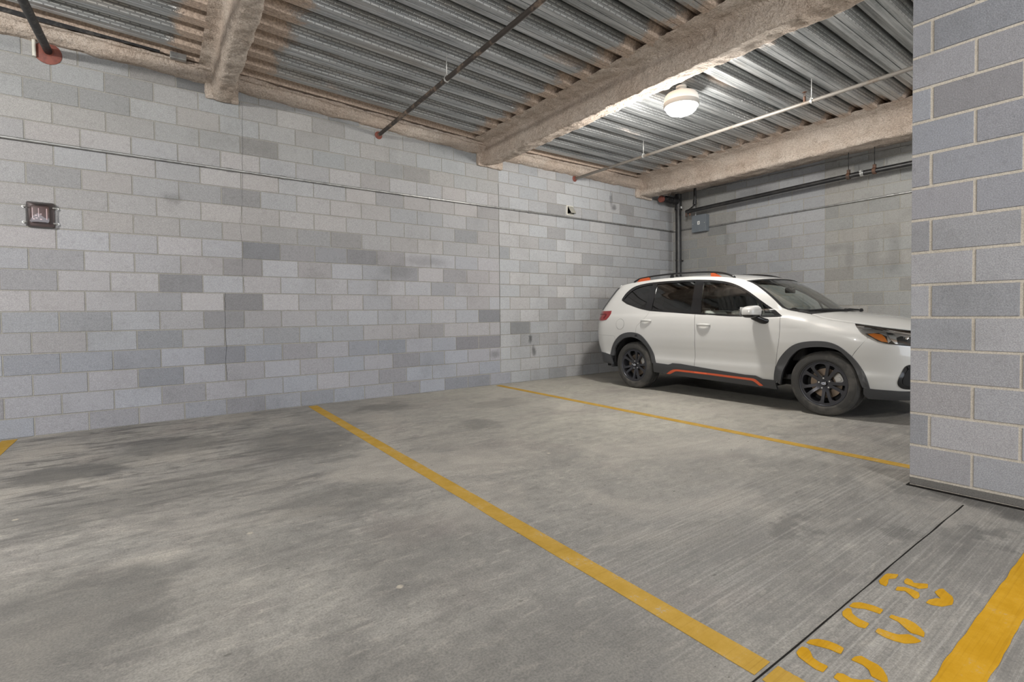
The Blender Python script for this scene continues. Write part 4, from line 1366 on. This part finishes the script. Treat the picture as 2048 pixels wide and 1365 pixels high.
end_panel('spoiler', PAINT, True, 1.505, 1.585, -.72, .72, .02, 5, 24, .03)
end_panel('front_bumper_cover', PAINT, False, .33, .56, -.61, .61)
gr = end_panel('grille', GLOSSBLK, False, .56, .80, -.61, .61, -.012)
for zc in (.61, .66, .71, .76):
    end_panel('grille_bar', CHROME if zc == .71 else PLASTIC, False, zc-.010, zc+.010, -.5, .5, .006, 2, 24, .012, gr)
bm = lathe([(0, .012), (.055, .010), (.062, .0), (.062, -.01)], 'x', 28, (XF(.68)+.004, 0, .685))
for v in bm.verts: v.co.y *= 1.5
obj('front_badge', bm, SILVER, gr, True, 40)
end_panel('hood_nose', PAINT, False, .80, .90, -.66, .66)
end_panel('front_lower_grille', PLASTIC, False, .23, .335, -.63, .63, .004)
for s in (-1, 1):
    end_panel('headlamp_inner', G_LAMP, False, .765, .865, s*.52, s*.66, .004, 6, 8, 0)

# --- roof, windscreen and hood
def cross_loft(edge, cen, pw, ns=24, inset_s=1.0):
    """edge/cen: lists of (x, y, z) and (x, z) of the same length; surface across the car"""
    bm = bmesh.new()
    g = []
    for (ex, ey, ez), (qx, qz) in zip(edge, cen):
        row = []
        for j in range(-ns, ns+1):
            s = j/ns*inset_s
            k = abs(s)**pw
            row.append(bm.verts.new((qx+(ex-qx)*k, s*ey, qz+(ez-qz)*k)))
        g.append(row)
    for a, b in zip(g, g[1:]):
        for j in range(2*ns): bm.faces.new((a[j], a[j+1], b[j+1], b[j]))
    bmesh.ops.recalc_face_normals(bm, faces=bm.faces)
    bm.normal_update()
    if sum(f.normal.z*f.calc_area() for f in bm.faces) < 0: bmesh.ops.reverse_faces(bm, faces=bm.faces[:])
    return bm
ZC = pch([(-.80,1.588),(-.4,1.632),(.2,1.668),(.7,1.670),(1.2,1.638),(1.5,1.600),(1.75,1.548)])
n = 40
E_ = [(x, half(x, TOP(x))+.001, TOP(x)) for x in [-.60+(1.63+.60)*k/n for k in range(n+1)]]
C_ = [(x, ZC(x)) for x in [-.80+(1.75+.80)*k/n for k in range(n+1)]]
rf = obj('roof', cross_loft(E_, C_, 2.4), PAINT, car, True)
m_ = rf.modifiers.new('thickness', 'SOLIDIFY'); m_.thickness = .02; m_.offset = -1
obj('headliner', cross_loft([(x, y-.05, z-.045) for x, y, z in E_], [(x, z-.05) for x, z in C_], 2.4), LINER, car, True)
WC = pch([(1.75,1.548),(1.95,1.432),(2.15,1.300),(2.30,1.195),(2.42,1.112)])
n = 20
E_ = []; C_ = []
for k in range(n+1):
    t = k/n
    x = 1.635+(2.185-1.635)*t
    E_.append((x, half(x, TOP(x))-.004, TOP(x)))
    xc = 1.755+(2.42-1.755)*t
    C_.append((xc, WC(xc)))
ws = obj('windscreen', cross_loft(E_, C_, 2.2), G_WS, car, True)
# black border of the windscreen
def strip(E, C, i0, i1, s0, s1, pw, off, ns=10):
    bm = bmesh.new(); g = []
    for i in range(i0, i1+1):
        (ex, ey, ez), (qx, qz) = E[i], C[i]
        row = []
        for j in range(ns+1):
            s = s0+(s1-s0)*j/ns
            k = abs(s)**pw
            row.append(bm.verts.new((qx+(ex-qx)*k+off*.5, s*ey, qz+(ez-qz)*k+off)))
        g.append(row)
    for a, b in zip(g, g[1:]):
        for j in range(ns): bm.faces.new((a[j], a[j+1], b[j+1], b[j]))
    return bm
for s in (-1, 1):
    obj('windscreen_edge', strip(E_, C_, 0, n, s*.955, s*1.0, 2.2, .002, 3), MATBLK, ws, True)
obj('windscreen_edge', strip(E_, C_, 0, 1, -1, 1, 2.2, .002, 30), MATBLK, ws, True)
obj('windscreen_edge', strip(E_, C_, n-1, n, -1, 1, 2.2, .002, 30), MATBLK, ws, True)
# cowl
n = 6
E2 = []; C2 = []
for k in range(n+1):
    t = k/n
    x = 2.18+(2.452-2.18)*t
    E2.append((x, half(x, TOP(x))-.004, TOP(x)-.002))
    xc = 2.41+(2.52-2.41)*t
    C2.append((xc, 1.112-.008*math.sin(math.pi*t)))
obj('cowl', cross_loft(E2, C2, 3.0), MATBLK, car, True)
HC = pch([(2.52,1.116),(2.65,1.100),(2.9,1.066),(3.12,1.026),(3.35,.960),(3.47,.905),(3.50,.885)])
n = 36
E_ = []; C_ = []
for k in range(n+1):
    t = k/n
    x = 2.450+(3.365-2.450)*t
    e = half(x, TOP(x))
    E_.append((x, e-.002, TOP(x)+.001))
    xc = 2.515+(3.50-2.515)*t
    C_.append((xc, HC(xc)))
hd = obj('hood', cross_loft(E_, C_, 2.6), PAINT, car, True)
m_ = hd.modifiers.new('thickness', 'SOLIDIFY'); m_.thickness = .012; m_.offset = -1
# wipers
for (y0, y1, x0, x1) in ((-.62, -.02, 2.36, 2.47), (.02, .60, 2.44, 2.40)):
    bm = tube([(x0, y0, 1.128), ((x0+x1)/2-.01, (y0+y1)/2, 1.142), (x1, y1, 1.132)], .010, 8)
    add_tube(bm, [(x0+.03, y0+.12, 1.135), (x1+.04, y1+.02, 1.125)], .008, 8)
    add_lathe(bm, [(0, .02), (.018, .015), (.018, -.02), (0, -.02)], 'z', 12, (x1+.03, y1, 1.13))
    obj('wiper', bm, MATBLK, car, True, 40)

# --- roof rails
for side in (-1, 1):
    P = [(-.245,1.600),(-.16,1.640),(-.079,1.658),(.157,1.676),(.418,1.684),(.629,1.682),(.961,1.671),(1.193,1.650),(1.341,1.618),(1.470,1.568)]
    P = smooth(P, 4)
    pts = [Vector((x, side*(half(x, TOP(x))-.025), z)) for x, z in P]
    rl = obj('roof_rail', tube(pts, [.006]+[.0155]*(len(pts)-2)+[.006], 12, True, 1.15, .85), GLOSSBLK, car, True)
    def foot(x0, x1, xa, xb, zt, mat):
        bm = bmesh.new()
        vs = []
        for y in (-.014, .014):
            for x, z in ((x0, TOP(x0)-.012), (x1, TOP(x1)-.012), (xb, zt), (xa, zt)):
                vs.append(bm.verts.new((x, side*(half(x, TOP(x))-.025)+y, z)))
        for f in ((0, 1, 2, 3), (7, 6, 5, 4), (0, 4, 5, 1), (1, 5, 6, 2), (2, 6, 7, 3), (3, 7, 4, 0)): bm.faces.new([vs[k] for k in f])
        bmesh.ops.recalc_face_normals(bm, faces=bm.faces)
        bmesh.ops.bevel(bm, geom=bm.edges[:], offset=.004, segments=2, affect='EDGES')
        return obj('rail_foot', bm, mat, rl)
    foot(-.20, .055, -.10, .052, 1.666, ORANGE2)
    foot(1.10, 1.30, 1.10, 1.150, 1.652, ORANGE2)
    foot(.415, .485, .435, .470, 1.676, GLOSSBLK)

# --- mirrors
for side in (-1, 1):
    def shell(z0, z1, grow, cut):
        bm = bmesh.new()
        bmesh.ops.create_uvsphere(bm, u_segments=28, v_segments=18, radius=1)
        for v in bm.verts:
            x, y, z = v.co
            f = lambda a, p: math.copysign(abs(a)**p, a)
            x, y, z = f(x, .62), f(y, .62), f(z, .68)
            tp = 1-.16*(y*side*.5+.5)
            v.co = Vector((1.912+x*.094*tp*grow, side*(1.030+0*y)+y*.116*grow, 1.126+z*.078*tp*grow-.012*(y*side*.5+.5)))
            if v.co.x < 1.85: v.co.x = 1.85+(v.co.x-1.85)*.4
        bmesh.ops.bisect_plane(bm, geom=bm.verts[:]+bm.edges[:]+bm.faces[:], plane_co=(0, 0, cut), plane_no=(0, 0, 1), clear_inner=(z0 == 1), clear_outer=(z0 == 0))
        return bm
    mb = obj('door_mirror', shell(1, 0, 1.0, 1.088), PAINT, car, True)
    obj('mirror_base', shell(0, 0, .985, 1.092), GLOSSBLK, mb, True)
    bm = bmesh.new()
    add_box(bm, (1.826, min(side*.945, side*1.118), 1.078), (1.831, max(side*.945, side*1.118), 1.178), .003)
    obj('mirror_glass', bm, CHROME, mb)
    bm = bmesh.new()
    secs = []
    for (x, y, z, a, b) in ((2.005, .872, 1.005, .060, .034), (1.975, .925, 1.020, .050, .036), (1.925, .985, 1.055, .045, .032), (1.915, 1.01, 1.075, .045, .026)):
        secs.append([bm.verts.new((x+a*math.cos(2*math.pi*k/16), side*y, z+b*math.sin(2*math.pi*k/16))) for k in range(16)])
    for a, b in zip(secs, secs[1:]):
        for k in range(16): bm.faces.new((a[k], a[(k+1) % 16], b[(k+1) % 16], b[k]))
    bm.faces.new(secs[0]); bm.faces.new(secs[-1])
    bmesh.ops.recalc_face_normals(bm, faces=bm.faces)
    obj('mirror_arm', bm, GLOSSBLK, mb, True, 50)
    bm = bmesh.new()
    add_tube(bm, [(1.955, side*.94, 1.096), (1.985, side*1.03, 1.094), (1.955, side*1.125, 1.094)], .006, 8)
    obj('turn_signal', bm, CHROME, mb, True)

# --- wheels
def polar(r, a): return (r*math.cos(a), r*math.sin(a))
def wheel_parts():
    w = obj('wheel', lathe([(.238, -.098), (.248, -.108), (.285, -.113), (.318, -.108), (.336, -.093), (.3435, -.078), (.3445, -.050), (.3445, -.044), (.338, -.042), (.338, -.034), (.345, -.032), (.3455, -.006), (.339, -.004), (.339, .004), (.3455, .006), (.345, .032), (.338, .034), (.338, .042), (.3445, .044), (.3445, .050),
                     (.3435, .078), (.336, .093), (.322, .1065), (.312, .1075), (.310, .1095), (.285, .113), (.262, .1125), (.260, .1105), (.250, .108), (.242, .100), (.238, .09)], 'y', 72), TIRE, None, True, 28)
    subs = []
    # barrel and lip
    subs.append(obj('rim_barrel', lathe([(.240, .096), (.2445, .101), (.240, .105), (.232, .103), (.226, .092), (.220, .070), (.212, .02), (.212, -.085), (.240, -.10)], 'y', 64), RIMB, w, True, 30))
    # face with five wide windows and five slots
    bm = bmesh.new()
    es = []
    def loop(pts):
        vs = [bm.verts.new((p[0], 0, p[1])) for p in pts]
        es.extend(bm.edges.new((vs[i], vs[(i+1) % len(vs)])) for i in range(len(vs)))
    loop([polar(.233, 2*math.pi*k/90) for k in range(90)])
    d = math.radians
    for k in range(5):
        a = d(80+72*k)
        win = []
        lw = [(.074, 9), (.10, 15), (.135, 17.6), (.170, 18.4), (.190, 17.4), (.205, 13.5), (.211, 7.5)]
        win = [polar(r, a-d(w_)) for r, w_ in lw]+[polar(.2125, a)]+[polar(r, a+d(w_)) for r, w_ in lw[::-1]]+[polar(.074, a)]
        loop(win)
        a2 = a+d(36)
        sl = [(.086, 1.4), (.13, 4.8), (.175, 7.2), (.210, 8.0)]
        loop([polar(r, a2-d(w_)) for r, w_ in sl]+[polar(.211, a2)]+[polar(r, a2+d(w_)) for r, w_ in sl[::-1]])
    bmesh.ops.triangle_fill(bm, use_beauty=True, use_dissolve=False, edges=es, normal=(0, 1, 0))
    # the filler also closes the openings: keep only faces of the web
    def inside(px, pz):
        r = math.hypot(px, pz); a = math.degrees(math.atan2(pz, px))
        for k in range(5):
            da = (a-(80+72*k)+180) % 360-180
            if .078 < r < .205 and abs(da) < 8: return True
            da = (a-(116+72*k)+180) % 360-180
            if .11 < r < .205 and abs(da) < 1.5: return True
        return False
    bad = [f for f in bm.faces if inside(f.calc_center_median().x, f.calc_center_median().z)]
    bmesh.ops.delete(bm, geom=bad, context='FACES')
    for rr in (.06, .10, .14, .18): pass
    for k in range(12):
        a = math.pi*k/12
        bmesh.ops.bisect_plane(bm, geom=bm.verts[:]+bm.edges[:]+bm.faces[:], plane_co=(0, 0, 0), plane_no=(math.cos(a), 0, math.sin(a)), dist=1e-6)
    bmesh.ops.subdivide_edges(bm, edges=[e for e in bm.edges if e.calc_length() > .05], cuts=1)
    bmesh.ops.triangulate(bm, faces=bm.faces[:])
    bm.normal_update()
    fs = bm.faces[:]
    if sum(f.normal.y for f in fs) < 0: bmesh.ops.reverse_faces(bm, faces=fs)
    r_ = bmesh.ops.extrude_face_region(bm, geom=bm.faces[:])
    newv = {v for v in r_['geom'] if isinstance(v, bmesh.types.BMVert)}
    for v in bm.verts:
        r = math.hypot(v.co.x, v.co.z)
        y = .066+.030*ss(.04, .20, r)
        if v not in newv: y -= .026
        v.co.y = y
    bmesh.ops.recalc_face_normals(bm, faces=bm.faces)
    fo = obj('rim', bm, RIMB, w, True, 35)
    bv = fo.modifiers.new('edge', 'BEVEL'); bv.width = .003; bv.segments = 2; bv.limit_method = 'ANGLE'; bv.angle_limit = d(50)
    subs.append(fo)
    subs.append(obj('hub_cap', lathe([(0, .085), (.020, .0845), (.027, .082), (.030, .074), (.030, .06)], 'y', 28), GLOSSBLK, w, True, 40))
    bm = lathe([(0, .0868), (.014, .0866), (.017, .085), (.017, .083)], 'y', 24)
    for v in bm.verts: v.co.x *= 1.35; v.co.z *= .75
    subs.append(obj('hub_badge', bm, simple('badge_blue', (.16, .18, .26), .3, .3) if 'badge_blue' not in bpy.data.materials else bpy.data.materials['badge_blue'], w, True))
    bm = bmesh.new()
    for (x, z, r) in ((-.011, .003, .0045), (-.002, -.004, .0026), (.004, .004, .0026), (.010, -.003, .0026), (.013, .004, .0026), (.0, .006, .002)):
        add_lathe(bm, [(0, .0880), (r, .0878), (r, .086)], 'y', 8, (x, 0, z))
    ring = [Vector((.0235*math.cos(2*math.pi*k/28), .0858, .0132*math.sin(2*math.pi*k/28))) for k in range(29)]
    add_tube(bm, ring, .0016, 6, False)
    subs.append(obj('hub_badge_stars', bm, SILVER, w, True, 40))
    for k in range(5):
        a = d(80+72*k)
        bm = lathe([(0, .070), (.0085, .069), (.0095, .060), (.0095, .045)], 'y', 6, (polar(.056, a)[0], 0, polar(.056, a)[1]))
        subs.append(obj('lug_nut', bm, ROD, w, True, 40))
    bm = lathe([(.06, .028), (.085, .030), (.085, .022), (.158, .022), (.158, .0), (.06, .0)], 'y', 48)
    subs.append(obj('brake_disc', bm, DISC, w, True, 30))
    subs.append(obj('brake_hub', lathe([(0, .045), (.06, .045), (.085, .028), (.085, -.02), (0, -.02)], 'y', 28), MATBLK, w, True, 40))
    subs.append(obj('dust_shield', lathe([(0, -.012), (.205, -.012), (.205, -.02), (0, -.02)], 'y', 40), MATBLK, w, True, 40))
    bm = bmesh.new()
    A = []
    for y in (.034, -.005):
        A.append([bm.verts.new((polar(r, a)[0], y, polar(r, a)[1])) for r, a in [(.100, d(a_)) for a_ in range(132, 184, 8)]+[(.176, d(a_)) for a_ in range(180, 131, -8)]])
    m = len(A[0])
    for k in range(m): bm.faces.new((A[0][k], A[0][(k+1) % m], A[1][(k+1) % m], A[1][k]))
    bm.faces.new(A[0]); bm.faces.new(A[1][::-1])
    bmesh.ops.recalc_face_normals(bm, faces=bm.faces)
    bmesh.ops.bevel(bm, geom=bm.edges[:], offset=.004, segments=2, affect='EDGES')
    add_lathe(bm, [(0, .040), (.022, .040), (.024, .034), (.024, .02)], 'y', 18, (polar(.140, d(158))[0], 0, polar(.140, d(158))[1]))
    subs.append(obj('brake_caliper', bm, CALIP, w, True, 35))
    return w, subs
w0, subs0 = wheel_parts()
def place_wheel(w, x, side, rot):
    w.parent = car
    w.location = (x, side*.783, .3452)
    w.rotation_euler = (0, 0, math.pi if side < 0 else 0)
for k, (x, side) in enumerate(((2.628, -1), (0., -1), (2.628, 1), (0., 1))):
    if k == 0: w = w0
    else:
        w = w0.copy(); COL.objects.link(w)
        for s in subs0:
            c = s.copy(); COL.objects.link(c); c.parent = w
    place_wheel(w, x, side, 0)
# mud flap and suspension hints behind the wheels
for side in (-1, 1):
    obj('mud_flap', box((-.470, min(side*.70, side*.875), .28), (-.450, max(side*.70, side*.875), .50), .004), PLASTIC, car)
bm = bmesh.new()
add_box(bm, (-.80, -.62, .26), (3.30, .62, .34), .01)
add_box(bm, (.44, -.82, .255), (2.10, .82, .33), .01)
add_box(bm, (-.75, -.70, .34), (-.44, .70, .55), .02)
add_box(bm, (3.06, -.60, .26), (3.36, .60, .50), .02)
add_box(bm, (2.25, -.50, .34), (3.05, .50, .80), .03)
obj('underbody', bm, MATBLK, car)
obj('axle', tube([(0, -.72, .345), (0, .72, .345)], .04, 12), MATBLK, car, True)
obj('axle', tube([(2.628, -.72, .345), (2.628, .72, .345)], .035, 12), MATBLK, car, True)
for x in (0.05, 2.60):
    for side in (-1, 1):
        obj('damper', tube([(x, side*.60, .33), (x-.02, side*.54, .78)], .045, 14), DARKTRIM, car, True, 40)

# --- cabin
obj('cabin_floor', box((-.62, -.76, .34), (2.28, .76, .40), .01), DARKTRIM, car)
bm = bmesh.new()
add_box(bm, (1.98, -.72, .55), (2.38, .72, 1.045), .05, 3)
add_box(bm, (1.86, -.70, .80), (2.02, .70, 1.00), .05, 3)
add_box(bm, (1.90, .20, .98), (2.05, .52, 1.075), .03, 3)
obj('dashboard', bm, DARKTRIM, car, True, 40)
bm = bmesh.new()
ring = [Vector((1.76-.10*math.sin(a)*.42, .37+.185*math.cos(a), .985+.185*math.sin(a)*.92)) for a in [2*math.pi*k/36 for k in range(37)]]
add_tube(bm, ring, .016, 10, False)
add_tube(bm, [(1.77, .20, .985), (1.785, .37, .975), (1.77, .54, .985)], .02, 8)
add_tube(bm, [(1.78, .37, .975), (1.95, .37, .93)], .035, 10)
obj('steering_wheel', bm, DARKTRIM, car, True, 50)
def seat(name, x, y, wd, mat, heads, back=1.02):
    bm = bmesh.new()
    add_box(bm, (x-.02, y-wd/2, .44), (x+.50, y+wd/2, .66), .06, 3)
    st = obj(name, bm, mat, car, True, 50)
    bm = bmesh.new()
    add_box(bm, (-.075, -wd/2, 0), (.075, wd/2, .56), .06, 3)
    for v in bm.verts:
        v.co = Vector((x+v.co.x-.32*v.co.z, y+v.co.y*(1-.18*v.co.z), .60+v.co.z*.97))
    obj('backrest', bm, mat, st, True, 50)
    for hy in heads:
        bm = bmesh.new()
        add_box(bm, (-.05, -.125, 0), (.05, .125, .185), .045, 3)
        for v in bm.verts: v.co = Vector((x-.205+v.co.x-.12*v.co.z, y+hy+v.co.y, 1.175+v.co.z))
        hh = obj('headrest', bm, DARKTRIM, st, True, 50)
        bm = tube([(x-.185, y+hy-.05, 1.10), (x-.205, y+hy-.05, 1.20)], .007, 8)
        add_tube(bm, [(x-.185, y+hy+.05, 1.10), (x-.205, y+hy+.05, 1.20)], .007, 8)
        obj('headrest_post', bm, CHROME, st, True)
    return st
seat('front_seat', 1.16, -.36, .52, CLOTH, (0,))
seat('front_seat', 1.16, .36, .52, CLOTH, (0,))
seat('rear_seat', .26, 0, 1.30, CLOTH, (-.40, .40))
for side in (-1, 1):
    panel('door_card', [(.30,.40),(2.10,.40),(2.08,1.045),(1.5,1.055),(.32,1.13)], CLOTH, car, side, -.085, (), 0, 0, .1, .1)
    P_ = [Vector((x, side*(half(x, z)-.05), z)) for x, z in smooth([(1.04,1.04),(1.02,1.25),(1.00,1.45),(.97,1.56)], 3)]
    obj('pillar_trim', tube(P_, .035, 10), LINER, car, True)
    P_ = [Vector((x, side*(half(x, TOP(x))-.05), TOP(x)-.045)) for x in [1.55+.05*k for k in range(12)]]
    obj('pillar_trim', tube(P_, .028, 10), LINER, car, True)
obj('rear_view_mirror', box((1.835, -.12, 1.355), (1.862, .12, 1.425), .015, 3), DARKTRIM, car, True, 50)
obj('mirror_stem', tube([(1.86, 0, 1.41), (1.90, 0, 1.44)], .012, 8), DARKTRIM, car, True)
